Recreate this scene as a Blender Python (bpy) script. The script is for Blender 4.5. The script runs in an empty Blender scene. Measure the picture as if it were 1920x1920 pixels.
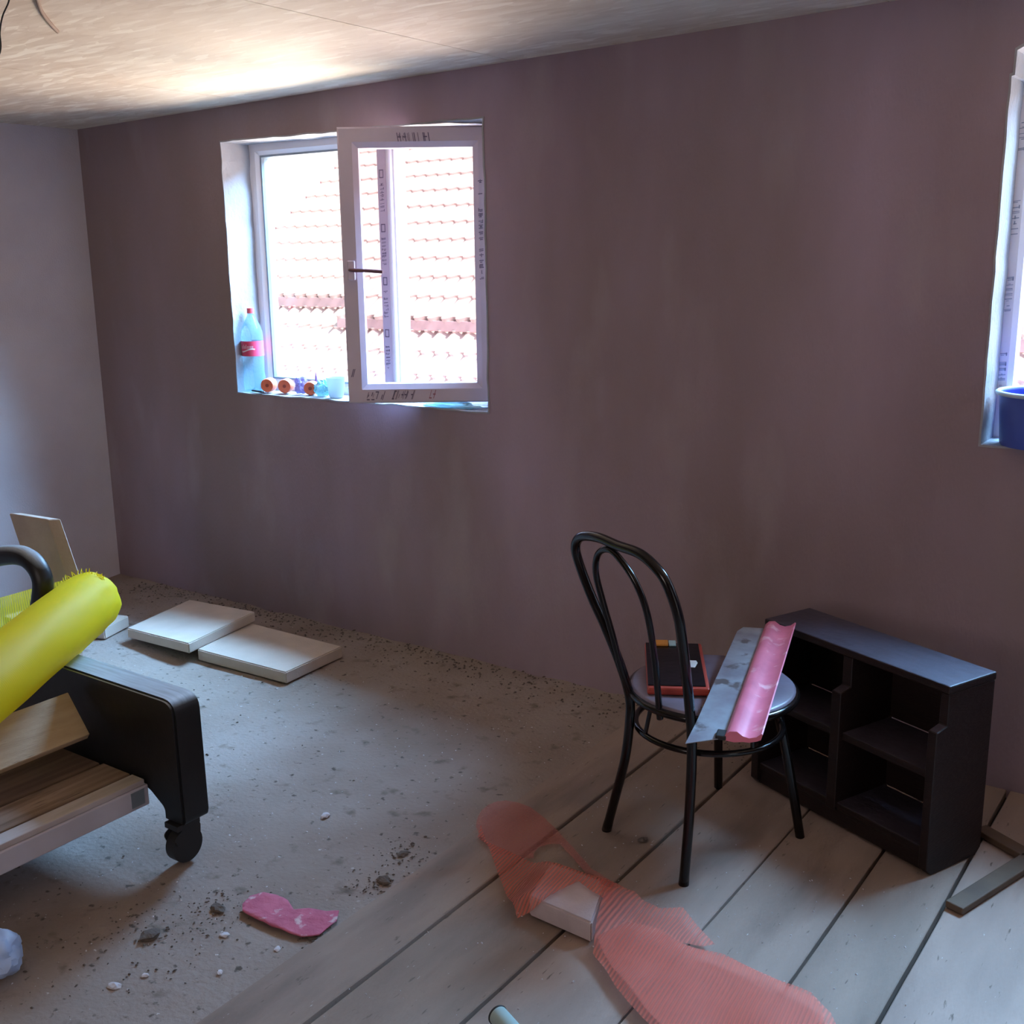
import bpy, bmesh, math, random
from mathutils import Vector, Matrix, noise
random.seed(7)
S = bpy.context.scene
COL = S.collection

# ---------------------------------------------------------------- camera
cam_d = bpy.data.cameras.new('camera')
cam_d.sensor_width = 36.0
cam_d.lens = 2088.0 / 1920.0 * 36.0
cam_d.clip_start = 0.02
cam = bpy.data.objects.new('camera', cam_d)
R = Matrix(((0.81854801, -0.11979686, 0.56180768),
            (0.57429559, 0.19244809, -0.79570617),
            (-0.01279572, 0.97396737, 0.22632681)))
cam.matrix_world = Matrix.Translation((0, 0, 1.55)) @ R.to_4x4()
COL.objects.link(cam)
S.camera = cam

# ---------------------------------------------------------------- world, sun, daylight, exposure
S.view_settings.view_transform = 'Standard'
S.view_settings.look = 'None'
S.view_settings.gamma = 1.0
S.view_settings.exposure = 0.10
S.view_settings.use_curve_mapping = False
S.cycles.max_bounces = 8
S.cycles.diffuse_bounces = 5
S.cycles.transparent_max_bounces = 24
S.cycles.sample_clamp_indirect = 6.0

world = bpy.data.worlds.new('sky')
S.world = world
world.use_nodes = True
wn = world.node_tree.nodes
wl = world.node_tree.links
wn.clear()
w_out = wn.new('ShaderNodeOutputWorld')
w_bg = wn.new('ShaderNodeBackground')
w_tc = wn.new('ShaderNodeTexCoord')
w_sep = wn.new('ShaderNodeSeparateXYZ')
w_rmp = wn.new('ShaderNodeValToRGB')
w_rmp.color_ramp.elements[0].position = 0.0
w_rmp.color_ramp.elements[0].color = (1.0, 0.98, 0.95, 1)
w_rmp.color_ramp.elements[1].position = 0.6
w_rmp.color_ramp.elements[1].color = (0.66, 0.82, 1.0, 1)
wl.new(w_tc.outputs['Generated'], w_sep.inputs[0])
wl.new(w_sep.outputs['Z'], w_rmp.inputs[0])
wl.new(w_rmp.outputs[0], w_bg.inputs[0])
w_bg.inputs[1].default_value = 1.3
wl.new(w_bg.outputs[0], w_out.inputs[0])

def add_light(name, kind, loc, direction, energy, color, size=1.0, size_y=None, spread=None):
    d = bpy.data.lights.new(name, kind)
    d.energy = energy
    d.color = color
    if kind == 'AREA':
        d.shape = 'RECTANGLE'
        d.size = size
        d.size_y = size_y or size
        if spread: d.spread = spread
    if kind == 'SUN':
        d.angle = math.radians(0.6)
    o = bpy.data.objects.new(name, d)
    o.location = loc
    o.rotation_euler = Vector(direction).to_track_quat('-Z', 'Y').to_euler()
    COL.objects.link(o)
    return o

add_light('sun', 'SUN', (0, 6, 12), (-0.60, 0.07, -0.80), 7.0, (1.0, 0.95, 0.88))
# open sky seen steeply through each window (cool) and sunlit yard below it (warm)
SKY1 = add_light('skylight', 'AREA', (-1.5, 5.7, 4.2), (-0.06, -0.76, -0.64), 5400, (0.29, 0.60, 1.0), 5.8, 2.4)
YARD1 = add_light('yard_bounce', 'AREA', (-4.6, 6.6, -0.36), (0.12, -0.60, 0.79), 1050, (1.0, 0.86, 0.70), 6.0, 1.7)
YARD2 = add_light('yard_bounce', 'AREA', (0.6, 6.6, -0.36), (0.0, -0.60, 0.80), 520, (1.0, 0.80, 0.68), 3.0, 1.7)
# added fill lamp inside the room, out of view behind the camera
REAR = add_light('rear_fill', 'AREA', (-1.2, -2.35, 1.5), (0.0, 1, -0.05), 19, (1.0, 0.84, 0.80), 1.6, 1.1)

# ---------------------------------------------------------------- helpers
MATS = {}

def mat(name, base, rough=0.8, var=None, scale=4.0, bump=0.0, bscale=60.0, metal=0.0, stretch=(1, 1, 1),
        detail=6.0, spots=None, coat=0.0, coat_rough=0.03, spec=0.5, subsurf=0.0, bdist=0.01):
    """principled with noise-driven colour variation, optional second-colour spots and bump"""
    if name in MATS: return MATS[name]
    m = bpy.data.materials.new(name)
    m.use_nodes = True
    nt = m.node_tree
    N, L = nt.nodes, nt.links
    b = N['Principled BSDF']
    b.inputs['Roughness'].default_value = rough
    b.inputs['Metallic'].default_value = metal
    b.inputs['Coat Weight'].default_value = coat
    b.inputs['Coat Roughness'].default_value = coat_rough
    b.inputs['Specular IOR Level'].default_value = spec
    tc = N.new('ShaderNodeTexCoord')
    mp = N.new('ShaderNodeMapping')
    mp.inputs['Scale'].default_value = stretch
    L.new(tc.outputs['Object'], mp.inputs[0])
    col = None
    if var is None: var = tuple(c * 0.8 for c in base)
    nz = N.new('ShaderNodeTexNoise')
    nz.inputs['Scale'].default_value = scale
    nz.inputs['Detail'].default_value = detail
    L.new(mp.outputs[0], nz.inputs['Vector'])
    rp = N.new('ShaderNodeValToRGB')
    rp.color_ramp.elements[0].position = 0.35
    rp.color_ramp.elements[0].color = (*var, 1)
    rp.color_ramp.elements[1].position = 0.65
    rp.color_ramp.elements[1].color = (*base, 1)
    L.new(nz.outputs['Fac'], rp.inputs[0])
    col = rp.outputs[0]
    if spots:
        for (sc, lo, hi, c) in spots:
            n2 = N.new('ShaderNodeTexNoise')
            n2.inputs['Scale'].default_value = sc
            n2.inputs['Detail'].default_value = 5
            L.new(mp.outputs[0], n2.inputs['Vector'])
            mr = N.new('ShaderNodeMapRange')
            mr.inputs[1].default_value = lo
            mr.inputs[2].default_value = hi
            L.new(n2.outputs['Fac'], mr.inputs[0])
            mx = N.new('ShaderNodeMix')
            mx.data_type = 'RGBA'
            mx.inputs[7].default_value = (*c, 1)
            L.new(mr.outputs[0], mx.inputs[0])
            L.new(col, mx.inputs[6])
            col = mx.outputs[2]
    L.new(col, b.inputs['Base Color'])
    if bump:
        n3 = N.new('ShaderNodeTexNoise')
        n3.inputs['Scale'].default_value = bscale
        n3.inputs['Detail'].default_value = 5
        L.new(mp.outputs[0], n3.inputs['Vector'])
        bp = N.new('ShaderNodeBump')
        bp.inputs['Strength'].default_value = bump
        bp.inputs['Distance'].default_value = bdist
        L.new(n3.outputs['Fac'], bp.inputs['Height'])
        L.new(bp.outputs[0], b.inputs['Normal'])
    MATS[name] = m
    return m

def see_through(name, base, opacity, rough=0.5, stripe=None, sheen=False, trans_col=(1, 1, 1)):
    """woven or thin plastic: part transparent, part diffuse; stripe=(axis, period, contrast)"""
    m = bpy.data.materials.new(name)
    m.use_nodes = True
    N, L = m.node_tree.nodes, m.node_tree.links
    b = N['Principled BSDF']
    b.inputs['Roughness'].default_value = rough
    b.inputs['Base Color'].default_value = (*base, 1)
    out = N['Material Output']
    tr = N.new('ShaderNodeBsdfTransparent')
    tr.inputs[0].default_value = (*trans_col, 1)
    tl = N.new('ShaderNodeBsdfTranslucent')
    tl.inputs[0].default_value = (*base, 1)
    ms = N.new('ShaderNodeMixShader')
    ms.inputs[0].default_value = 0.35
    L.new(b.outputs[0], ms.inputs[1])
    L.new(tl.outputs[0], ms.inputs[2])
    mx = N.new('ShaderNodeMixShader')
    L.new(tr.outputs[0], mx.inputs[1])
    L.new(ms.outputs[0], mx.inputs[2])
    if stripe:
        direction, period, contrast = stripe
        tc = N.new('ShaderNodeTexCoord')
        mp = N.new('ShaderNodeMapping')
        mp.inputs['Rotation'].default_value = direction
        wv = N.new('ShaderNodeTexWave')
        wv.inputs['Scale'].default_value = 0.314 / period
        wv.inputs['Distortion'].default_value = 1.2
        wv.inputs['Detail Scale'].default_value = 0.6
        L.new(tc.outputs['Object'], mp.inputs[0])
        L.new(mp.outputs[0], wv.inputs['Vector'])
        mr = N.new('ShaderNodeMapRange')
        mr.inputs[3].default_value = max(0, opacity - contrast)
        mr.inputs[4].default_value = min(1, opacity + contrast)
        L.new(wv.outputs['Fac'], mr.inputs[0])
        L.new(mr.outputs[0], mx.inputs[0])
    else:
        mx.inputs[0].default_value = opacity
    L.new(mx.outputs[0], out.inputs['Surface'])
    return m

def glass_mat(name, tint=(1, 1, 1), gloss=0.06, rough=0.02):
    m = bpy.data.materials.new(name)
    m.use_nodes = True
    N, L = m.node_tree.nodes, m.node_tree.links
    N.remove(N['Principled BSDF'])
    tr = N.new('ShaderNodeBsdfTransparent')
    tr.inputs[0].default_value = (*tint, 1)
    gl = N.new('ShaderNodeBsdfGlossy')
    gl.inputs['Roughness'].default_value = rough
    mx = N.new('ShaderNodeMixShader')
    mx.inputs[0].default_value = gloss
    L.new(tr.outputs[0], mx.inputs[1])
    L.new(gl.outputs[0], mx.inputs[2])
    L.new(mx.outputs[0], N['Material Output'].inputs['Surface'])
    return m

def mesh_obj(name, bm, m, parent=None, smooth=False, auto=None):
    me = bpy.data.meshes.new(name)
    bmesh.ops.recalc_face_normals(bm, faces=bm.faces)
    bm.to_mesh(me)
    bm.free()
    if smooth:
        me.polygons.foreach_set('use_smooth', [True] * len(me.polygons))
    if auto is not None:
        me.polygons.foreach_set('use_smooth', [True] * len(me.polygons))
        me.set_sharp_from_angle(angle=math.radians(auto))
    if m: me.materials.append(m)
    o = bpy.data.objects.new(name, me)
    COL.objects.link(o)
    if parent: o.parent = parent
    return o

def tag(o, label, cat, group=None, kind=None):
    o['label'] = label
    o['category'] = cat
    if group: o['group'] = group
    if kind: o['kind'] = kind
    return o

def root(name, loc, rz, label, cat, group=None):
    o = bpy.data.objects.new(name, None)
    o.empty_display_size = 0.1
    o.location = loc
    o.rotation_euler = (0, 0, rz)
    COL.objects.link(o)
    return tag(o, label, cat, group)

def box_into(bm, lo, hi, bev=0.0, M=None, segs=2):
    r = bmesh.ops.create_cube(bm, size=1.0)
    vs = r['verts']
    c = [(a + b) / 2 for a, b in zip(lo, hi)]
    s = [b - a for a, b in zip(lo, hi)]
    for v in vs:
        v.co = Vector((v.co.x * s[0] + c[0], v.co.y * s[1] + c[1], v.co.z * s[2] + c[2]))
    if bev:
        es = list({e for v in vs for e in v.link_edges})
        bmesh.ops.bevel(bm, geom=es, offset=bev, segments=segs, affect='EDGES', profile=0.5)
        # bevel invalidates vs, so a transform is only applied to boxes built in a fresh bmesh
    if M is not None:
        bmesh.ops.transform(bm, matrix=M, verts=list(bm.verts))
    return bm

def box(name, lo, hi, m, parent=None, bev=0.003, M=None, segs=2):
    bm = bmesh.new()
    box_into(bm, lo, hi, bev, M, segs)
    return mesh_obj(name, bm, m, parent)

def cyl_into(bm, c, r1, r2, z0, z1, n=24, axis='Z', caps=True):
    r = bmesh.ops.create_cone(bm, cap_ends=caps, segments=n, radius1=r1, radius2=r2, depth=z1 - z0)
    T = Matrix.Translation((0, 0, (z0 + z1) / 2))
    if axis == 'X': T = Matrix.Rotation(math.pi / 2, 4, 'Y') @ T
    if axis == 'Y': T = Matrix.Rotation(-math.pi / 2, 4, 'X') @ T
    bmesh.ops.transform(bm, matrix=Matrix.Translation(c) @ T, verts=r['verts'])

def lathe(name, prof, m, parent=None, n=32, loc=(0, 0, 0), smooth=True, wob=None):
    bm = bmesh.new()
    rings = []
    for (r, z) in prof:
        ring = []
        for i in range(n):
            a = 2 * math.pi * i / n
            k = 1 + (wob(a, z) if wob else 0)
            ring.append(bm.verts.new((loc[0] + r * k * math.cos(a), loc[1] + r * k * math.sin(a), loc[2] + z)))
        rings.append(ring)
    for A, B in zip(rings, rings[1:]):
        for i in range(n):
            bm.faces.new((A[i], A[(i + 1) % n], B[(i + 1) % n], B[i]))
    if prof[0][0] < 1e-3 or True:
        bm.faces.new(rings[0][::-1])
    if prof[-1][0] < 0.004:
        bm.faces.new(rings[-1])
    return mesh_obj(name, bm, m, parent, auto=50 if smooth else None)

def tube_into(bm, pts, r, n=12, closed=False, flat=1.0):
    """sweep a circle (r may be a list) along pts; parallel-transport frame"""
    P = [Vector(p) for p in pts]
    k = len(P)
    rr = r if isinstance(r, (list, tuple)) else [r] * k
    tang = []
    for i in range(k):
        a = P[(i - 1) % k] if (closed or i > 0) else P[i]
        b = P[(i + 1) % k] if (closed or i < k - 1) else P[i]
        tang.append((b - a).normalized())
    up = Vector((0, 0, 1))
    if abs(tang[0].dot(up)) > 0.9: up = Vector((0, 1, 0))
    x = tang[0].cross(up).normalized()
    rings = []
    for i in range(k):
        x = (x - tang[i] * x.dot(tang[i])).normalized()
        y = tang[i].cross(x)
        rings.append([bm.verts.new(P[i] + (x * math.cos(2 * math.pi * j / n) + y * math.sin(2 * math.pi * j / n) * flat) * rr[i]) for j in range(n)])
    m = k if closed else k - 1
    for i in range(m):
        A, B = rings[i], rings[(i + 1) % k]
        for j in range(n):
            bm.faces.new((A[j], A[(j + 1) % n], B[(j + 1) % n], B[j]))
    if not closed:
        bm.faces.new(rings[0][::-1])
        bm.faces.new(rings[-1])

def spline(pts, per=8, closed=False):
    P = [Vector(p) for p in pts]
    n = len(P)
    out = []
    rng = range(n) if closed else range(n - 1)
    for i in rng:
        p0 = P[(i - 1) % n] if (closed or i > 0) else P[i] * 2 - P[i + 1]
        p1, p2 = P[i], P[(i + 1) % n]
        p3 = P[(i + 2) % n] if (closed or i + 2 < n) else p2 * 2 - p1
        for s in range(per):
            t = s / per
            out.append(0.5 * ((2 * p1) + (p2 - p0) * t + (2 * p0 - 5 * p1 + 4 * p2 - p3) * t * t + (3 * p1 - p0 - 3 * p2 + p3) * t ** 3))
    if not closed: out.append(P[-1])
    return out

def tube(name, pts, r, m, parent=None, n=12, per=8, closed=False, flat=1.0):
    bm = bmesh.new()
    tube_into(bm, spline(pts, per, closed) if per else pts, r, n, closed, flat)
    return mesh_obj(name, bm, m, parent, auto=60)

def sheet(name, poly, zf, m, parent=None, cuts=None, thick=0.0, step=0.02, jig=0.0):
    """a cloth-like sheet: polygon (x,y) filled on a grid, draped by zf(x,y)"""
    bm = bmesh.new()
    vs = [bm.verts.new((x, y, 0)) for x, y in poly]
    es = [bm.edges.new((vs[i], vs[(i + 1) % len(vs)])) for i in range(len(vs))]
    bmesh.ops.triangle_fill(bm, use_beauty=True, edges=es)
    x0, x1 = min(p[0] for p in poly), max(p[0] for p in poly)
    y0, y1 = min(p[1] for p in poly), max(p[1] for p in poly)
    x = x0 + step
    while x < x1:
        bmesh.ops.bisect_plane(bm, geom=bm.verts[:] + bm.edges[:] + bm.faces[:], plane_co=(x, 0, 0), plane_no=(1, 0, 0))
        x += step
    y = y0 + step
    while y < y1:
        bmesh.ops.bisect_plane(bm, geom=bm.verts[:] + bm.edges[:] + bm.faces[:], plane_co=(0, y, 0), plane_no=(0, 1, 0))
        y += step
    for v in bm.verts:
        v.co.z = zf(v.co.x, v.co.y)
        if jig:
            v.co.x += noise.noise(v.co * 40) * jig
            v.co.y += noise.noise(v.co * 40 + Vector((5, 5, 5))) * jig
    if thick:
        bmesh.ops.solidify(bm, geom=bm.faces[:], thickness=thick)
    return mesh_obj(name, bm, m, parent, smooth=True)

def struct(o):
    o['kind'] = 'structure'
    return o

# ---------------------------------------------------------------- materials
plaster = mat('cement_plaster', (0.37, 0.275, 0.345), 0.95, var=(0.255, 0.18, 0.215), scale=1.6, bump=0.35, bscale=140,
              spots=[(1.1, 0.42, 0.72, (0.24, 0.175, 0.165)), (4.0, 0.55, 0.85, (0.36, 0.29, 0.31))], bdist=0.004, stretch=(1, 1, 0.35))
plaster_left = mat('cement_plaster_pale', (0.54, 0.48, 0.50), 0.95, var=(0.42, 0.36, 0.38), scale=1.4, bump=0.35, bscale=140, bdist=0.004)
reveal_m = mat('reveal_plaster', (0.34, 0.33, 0.35), 0.85, var=(0.27, 0.26, 0.28), scale=6, bump=0.4, bscale=60)
osb = None
screed = mat('dusty_floor', (0.34, 0.28, 0.25), 0.95, var=(0.23, 0.17, 0.135), scale=1.6, bump=0.7, bscale=70, bdist=0.006,
             spots=[(13.0, 0.60, 0.74, (0.15, 0.115, 0.09)), (38.0, 0.63, 0.72, (0.09, 0.07, 0.055)), (60.0, 0.70, 0.75, (0.55, 0.50, 0.48))])
board_m = [mat('floorboard_%d' % i, c, 0.9, var=tuple(k * 0.80 for k in c), scale=3.0, bump=0.35, bscale=60, bdist=0.003, stretch=(3.5, 0.8, 1),
               spots=[(2.2, 0.52, 0.7, tuple(k * 0.62 for k in c)), (26.0, 0.66, 0.74, (0.12, 0.085, 0.065)), (45.0, 0.72, 0.76, (0.5, 0.46, 0.43))])
           for i, c in enumerate([(0.31, 0.228, 0.185), (0.285, 0.21, 0.168), (0.33, 0.24, 0.198)])]
pvc = mat('white_pvc', (0.80, 0.78, 0.82), 0.35, var=(0.76, 0.74, 0.79), scale=3)
film = mat('lilac_protective_film', (0.60, 0.50, 0.60), 0.5, var=(0.54, 0.46, 0.55), scale=5)
ink = mat('film_print', (0.16, 0.12, 0.20), 0.6)
ink_red = mat('film_print_red', (0.36, 0.12, 0.16), 0.6)
glass = glass_mat('window_glass', (0.98, 0.985, 0.985), 0.05)
glass_p = glass_mat('sash_glass', (0.97, 0.93, 0.94), 0.05)
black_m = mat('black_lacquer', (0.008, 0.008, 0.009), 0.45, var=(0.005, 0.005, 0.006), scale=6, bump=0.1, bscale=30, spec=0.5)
def sky_sheen_on_top(m, sheen_tint, lo, hi, amount):
    # sky reflection painted as a pale mottled tint on upward-facing surfaces
    N, L = m.node_tree.nodes, m.node_tree.links
    b = N['Principled BSDF']
    src = b.inputs['Base Color'].links[0].from_socket
    g = N.new('ShaderNodeNewGeometry')
    sp_ = N.new('ShaderNodeSeparateXYZ')
    L.new(g.outputs['Normal'], sp_.inputs[0])
    mr = N.new('ShaderNodeMapRange')
    mr.inputs[1].default_value = lo; mr.inputs[2].default_value = hi; mr.inputs[4].default_value = amount
    L.new(sp_.outputs['Z'], mr.inputs[0])
    nz = N.new('ShaderNodeTexNoise'); nz.inputs['Scale'].default_value = 9; nz.inputs['Detail'].default_value = 6
    m2 = N.new('ShaderNodeMapRange'); m2.inputs[1].default_value = 0.3; m2.inputs[2].default_value = 0.6; m2.inputs[3].default_value = 0.7
    L.new(nz.outputs['Fac'], m2.inputs[0])
    mu = N.new('ShaderNodeMath'); mu.operation = 'MULTIPLY'
    L.new(mr.outputs[0], mu.inputs[0]); L.new(m2.outputs[0], mu.inputs[1])
    mx = N.new('ShaderNodeMix'); mx.data_type = 'RGBA'; mx.inputs[7].default_value = (*sheen_tint, 1)
    L.new(mu.outputs[0], mx.inputs[0]); L.new(src, mx.inputs[6]); L.new(mx.outputs[2], b.inputs['Base Color'])
sky_sheen_on_top(black_m, (0.52, 0.62, 0.70), 0.5, 0.95, 0.92)  # blue window shine painted into the panel's upward faces
chair_m = mat('black_tube_enamel', (0.006, 0.004, 0.004), 0.16, var=(0.004, 0.003, 0.003), scale=6, spec=0.4)
seat_m = mat('worn_seat', (0.20, 0.17, 0.23), 0.4, var=(0.15, 0.12, 0.15), scale=7, bump=0.1, bscale=40)
brown_dark = mat('dark_brown_wood', (0.016, 0.007, 0.006), 0.5, var=(0.010, 0.004, 0.004), scale=8, spec=0.35, bump=0.2, bscale=50, stretch=(1, 1, 5))
sky_sheen_on_top(brown_dark, (0.10, 0.09, 0.13), 0.8, 0.98, 0.5)  # faint violet window reflection painted on the cabinet top
pine = mat('pine', (0.52, 0.38, 0.24), 0.7, var=(0.43, 0.30, 0.18), scale=5, stretch=(10, 1, 10), bump=0.2, bscale=40, spots=[(9.0, 0.68, 0.74, (0.20, 0.12, 0.06))])
old_wood = mat('old_board', (0.36, 0.25, 0.19), 0.8, var=(0.20, 0.125, 0.085), scale=3.5, stretch=(14, 1, 14), bump=0.4, bscale=30, spots=[(7.0, 0.6, 0.7, (0.12, 0.07, 0.045))])
slab_m = mat('pale_laminate', (0.55, 0.52, 0.58), 0.6, var=(0.46, 0.43, 0.48), scale=6)
foam = mat('cream_foam', (0.60, 0.50, 0.43), 0.9, var=(0.53, 0.445, 0.38), scale=9, bump=0.35, bscale=160, bdist=0.003)
pink_plastic = mat('pink_plastic', (0.72, 0.20, 0.29), 0.4, var=(0.60, 0.15, 0.23), scale=16, spots=[(22.0, 0.60, 0.72, (0.80, 0.45, 0.52))])
steel = mat('smeared_steel', (0.36, 0.40, 0.45), 0.4, var=(0.24, 0.23, 0.27), scale=12, metal=0.3, spots=[(14.0, 0.60, 0.66, (0.14, 0.12, 0.12))], bump=0.15, bscale=30)
case_black = mat('case_black', (0.006, 0.006, 0.009), 0.25, coat=0.0, spec=0.25, bump=0.3, bscale=12)
case_red = mat('case_red', (0.42, 0.055, 0.035), 0.45)
orange_m = mat('orange_plastic', (0.72, 0.15, 0.07), 0.5)
white_m = mat('white_plastic', (0.80, 0.84, 0.86), 0.4)
paper_m = mat('grey_brown_paper', (0.22, 0.17, 0.17), 0.8, bump=0.5, bscale=18)
dark_rubber = mat('black_rubber', (0.012, 0.011, 0.012), 0.6)
net_orange = see_through('orange_netting', (0.78, 0.24, 0.18), 0.62, 0.7, ((0, 0, math.radians(-6)), 0.0095, 0.20))
net_orange_thin = see_through('orange_netting_single', (0.72, 0.22, 0.18), 0.44, 0.7, ((0, 0, math.radians(40)), 0.005, 0.06))
net_orange_mid = see_through('orange_netting_folded', (0.74, 0.20, 0.14), 0.52, 0.7, ((0, 0, math.radians(-6)), 0.0095, 0.10))
net_yellow = see_through('yellow_netting', (0.98, 0.86, 0.012), 0.97, 0.6, ((0, 0, math.radians(20)), 0.006, 0.04))
net_yellow_thin = see_through('yellow_netting_single', (0.80, 0.62, 0.02), 0.72, 0.6, ((0, 0, math.radians(20)), 0.012, 0.28))
rag_m = mat('pink_cloth', (0.56, 0.15, 0.23), 0.9, var=(0.46, 0.11, 0.18), scale=14, bump=0.5, bscale=60, spots=[(30.0, 0.62, 0.7, (0.6, 0.42, 0.45))])
dirt_m = mat('dark_dirt', (0.13, 0.10, 0.082), 0.95, bump=0.5, bscale=90)
chip_m = mat('plaster_chip', (0.62, 0.58, 0.60), 0.9)
tile_m = mat('red_roof_tile', (0.74, 0.58, 0.55), 0.6, var=(0.70, 0.54, 0.51), scale=2)
fascia_m = mat('red_fascia', (0.82, 0.56, 0.59), 0.6)
house_m = mat('house_render', (0.75, 0.70, 0.64), 0.9)
yard_m = mat('pale_yard', (0.55, 0.52, 0.47), 0.95)
bucket_m = mat('blue_plastic', (0.06, 0.10, 0.42), 0.4, var=(0.05, 0.08, 0.36), scale=3)
rim_m = mat('pale_blue_rim', (0.55, 0.66, 0.78), 0.4)
pet = see_through('clear_blue_plastic', (0.28, 0.46, 0.54), 0.34, 0.15, trans_col=(0.72, 0.86, 0.92))
milky = see_through('milky_plastic', (0.50, 0.56, 0.60), 0.85, 0.3)
teal_film = see_through('teal_film', (0.16, 0.40, 0.44), 0.75, 0.25)
purple_film = see_through('purple_film', (0.24, 0.18, 0.38), 0.8, 0.25)
red_cap = mat('red_cap', (0.80, 0.10, 0.12), 0.4)
red_label = mat('red_label', (0.72, 0.06, 0.14), 0.45)
white_ink = mat('white_print', (0.85, 0.82, 0.84), 0.5)

def osb_material():
    m = bpy.data.materials.new('whitewashed_strand_board')
    m.use_nodes = True
    N, L = m.node_tree.nodes, m.node_tree.links
    b = N['Principled BSDF']
    b.inputs['Roughness'].default_value = 0.7
    tc = N.new('ShaderNodeTexCoord')
    prev_h = None
    col = None
    for i, (rot, sc) in enumerate([((0, 0, 0.5), (10, 40, 1)), ((0, 0, -0.7), (11, 46, 1)), ((0, 0, 1.7), (9, 34, 1))]):
        mp = N.new('ShaderNodeMapping')
        mp.inputs['Rotation'].default_value = rot
        mp.inputs['Scale'].default_value = sc
        L.new(tc.outputs['Object'], mp.inputs[0])
        vo = N.new('ShaderNodeTexVoronoi')
        vo.inputs['Scale'].default_value = 1.0
        L.new(mp.outputs[0], vo.inputs['Vector'])
        bw = N.new('ShaderNodeRGBToBW')
        L.new(vo.outputs['Color'], bw.inputs[0])
        if prev_h is None:
            prev_h = bw.outputs[0]
        else:
            mm = N.new('ShaderNodeMath')
            mm.operation = 'MAXIMUM' if i == 1 else 'ADD'
            L.new(prev_h, mm.inputs[0])
            L.new(bw.outputs[0], mm.inputs[1])
            prev_h = mm.outputs[0]
    mr = N.new('ShaderNodeMapRange')
    mr.inputs[1].default_value = 0.4
    mr.inputs[2].default_value = 1.7
    L.new(prev_h, mr.inputs[0])
    rp = N.new('ShaderNodeValToRGB')
    e = rp.color_ramp.elements
    e[0].position = 0.0; e[0].color = (0.56, 0.44, 0.34, 1)
    e[1].position = 1.0; e[1].color = (0.78, 0.70, 0.60, 1)
    k = e.new(0.62); k.color = (0.64, 0.53, 0.43, 1)
    L.new(mr.outputs[0], rp.inputs[0])
    nz = N.new('ShaderNodeTexNoise')
    nz.inputs['Scale'].default_value = 1.3
    nz.inputs['Detail'].default_value = 5
    L.new(tc.outputs['Object'], nz.inputs['Vector'])
    m2 = N.new('ShaderNodeMapRange')
    m2.inputs[1].default_value = 0.42; m2.inputs[2].default_value = 0.62
    L.new(nz.outputs['Fac'], m2.inputs[0])
    mx = N.new('ShaderNodeMix'); mx.data_type = 'RGBA'
    mx.inputs[7].default_value = (0.74, 0.68, 0.58, 1)
    sc = N.new('ShaderNodeMath'); sc.operation = 'MULTIPLY'; sc.inputs[1].default_value = 0.45
    L.new(m2.outputs[0], sc.inputs[0])
    L.new(sc.outputs[0], mx.inputs[0])
    L.new(rp.outputs[0], mx.inputs[6])
    L.new(mx.outputs[2], b.inputs['Base Color'])
    bp = N.new('ShaderNodeBump')
    bp.inputs['Strength'].default_value = 0.8
    bp.inputs['Distance'].default_value = 0.004
    L.new(mr.outputs[0], bp.inputs['Height'])
    L.new(bp.outputs[0], b.inputs['Normal'])
    return m
osb = osb_material()

# ---------------------------------------------------------------- room shell
XL, XR, YB, YW, YO = -4.73, 2.0, -2.6, 3.27, 3.495     # left wall, right wall, rear wall, window wall inner / outer face
CEIL = lambda x: 2.13 + 0.020 * (x + 4.73)
W1 = [(-3.762, 0.972), (-2.404, 0.978), (-2.404, 2.012), (-3.766, 2.018)]
W2 = [(-0.706, 1.006), (0.66, 1.010), (0.66, 2.03), (-0.672, 2.062), (-0.696, 2.050), (-0.697, 1.990), (-0.705, 1.988)]

def holed_wall(name, outline, holes, plane, at, thick_to, m):
    """a wall slab with openings; plane 'Y' = wall in XZ at y"""
    bm = bmesh.new()
    def loop(pts, y):
        vs = [bm.verts.new((p[0], y, p[1])) if plane == 'Y' else bm.verts.new((y, p[0], p[1])) for p in pts]
        es = [bm.edges.new((vs[i], vs[(i + 1) % len(vs)])) for i in range(len(vs))]
        return vs, es
    sides = []
    for y in (at, thick_to):
        E = []
        V = []
        for pts in [outline] + holes:
            vs, es = loop(pts, y)
            V.append(vs); E += es
        bmesh.ops.triangle_fill(bm, use_beauty=True, edges=E)
        sides.append(V)
    for A, B in zip(*sides):
        n = len(A)
        for i in range(n):
            bm.faces.new((A[i], A[(i + 1) % n], B[(i + 1) % n], B[i]))
    return struct(mesh_obj(name, bm, m))

def rough(pts, amp, seed, n=26):
    out = []
    for i in range(len(pts)):
        a, b = Vector(pts[i]), Vector(pts[(i + 1) % len(pts)])
        k = max(1, int((b - a).length * n))
        for s in range(k):
            p = a.lerp(b, s / k)
            if s: p += Vector((noise.noise(Vector((p.x * 14, p.y * 14, seed))), noise.noise(Vector((p.x * 14, p.y * 14, seed + 9))))) * amp
            out.append((p.x, p.y))
    return out
W1r, W2r = rough(W1, 0.006, 1), rough(W2, 0.003, 4)
holed_wall('wall_back', [(XL - 0.1, -0.1), (XR + 0.1, -0.1), (XR + 0.1, 2.45), (XL - 0.1, 2.45)], [W1r, W2r], 'Y', YW, YO, plaster)
holed_wall('wall_left', [(YB, -0.1), (YW + 0.02, -0.1), (YW + 0.02, 2.45), (YB, 2.45)], [], 'X', XL, XL - 0.2, plaster_left)
holed_wall('wall_right', [(YB, -0.1), (YW + 0.02, -0.1), (YW + 0.02, 2.45), (YB, 2.45)], [[(0.2, 0.02), (1.1, 0.02), (1.1, 2.0), (0.2, 2.0)]], 'X', XR, XR + 0.2, plaster)
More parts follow.
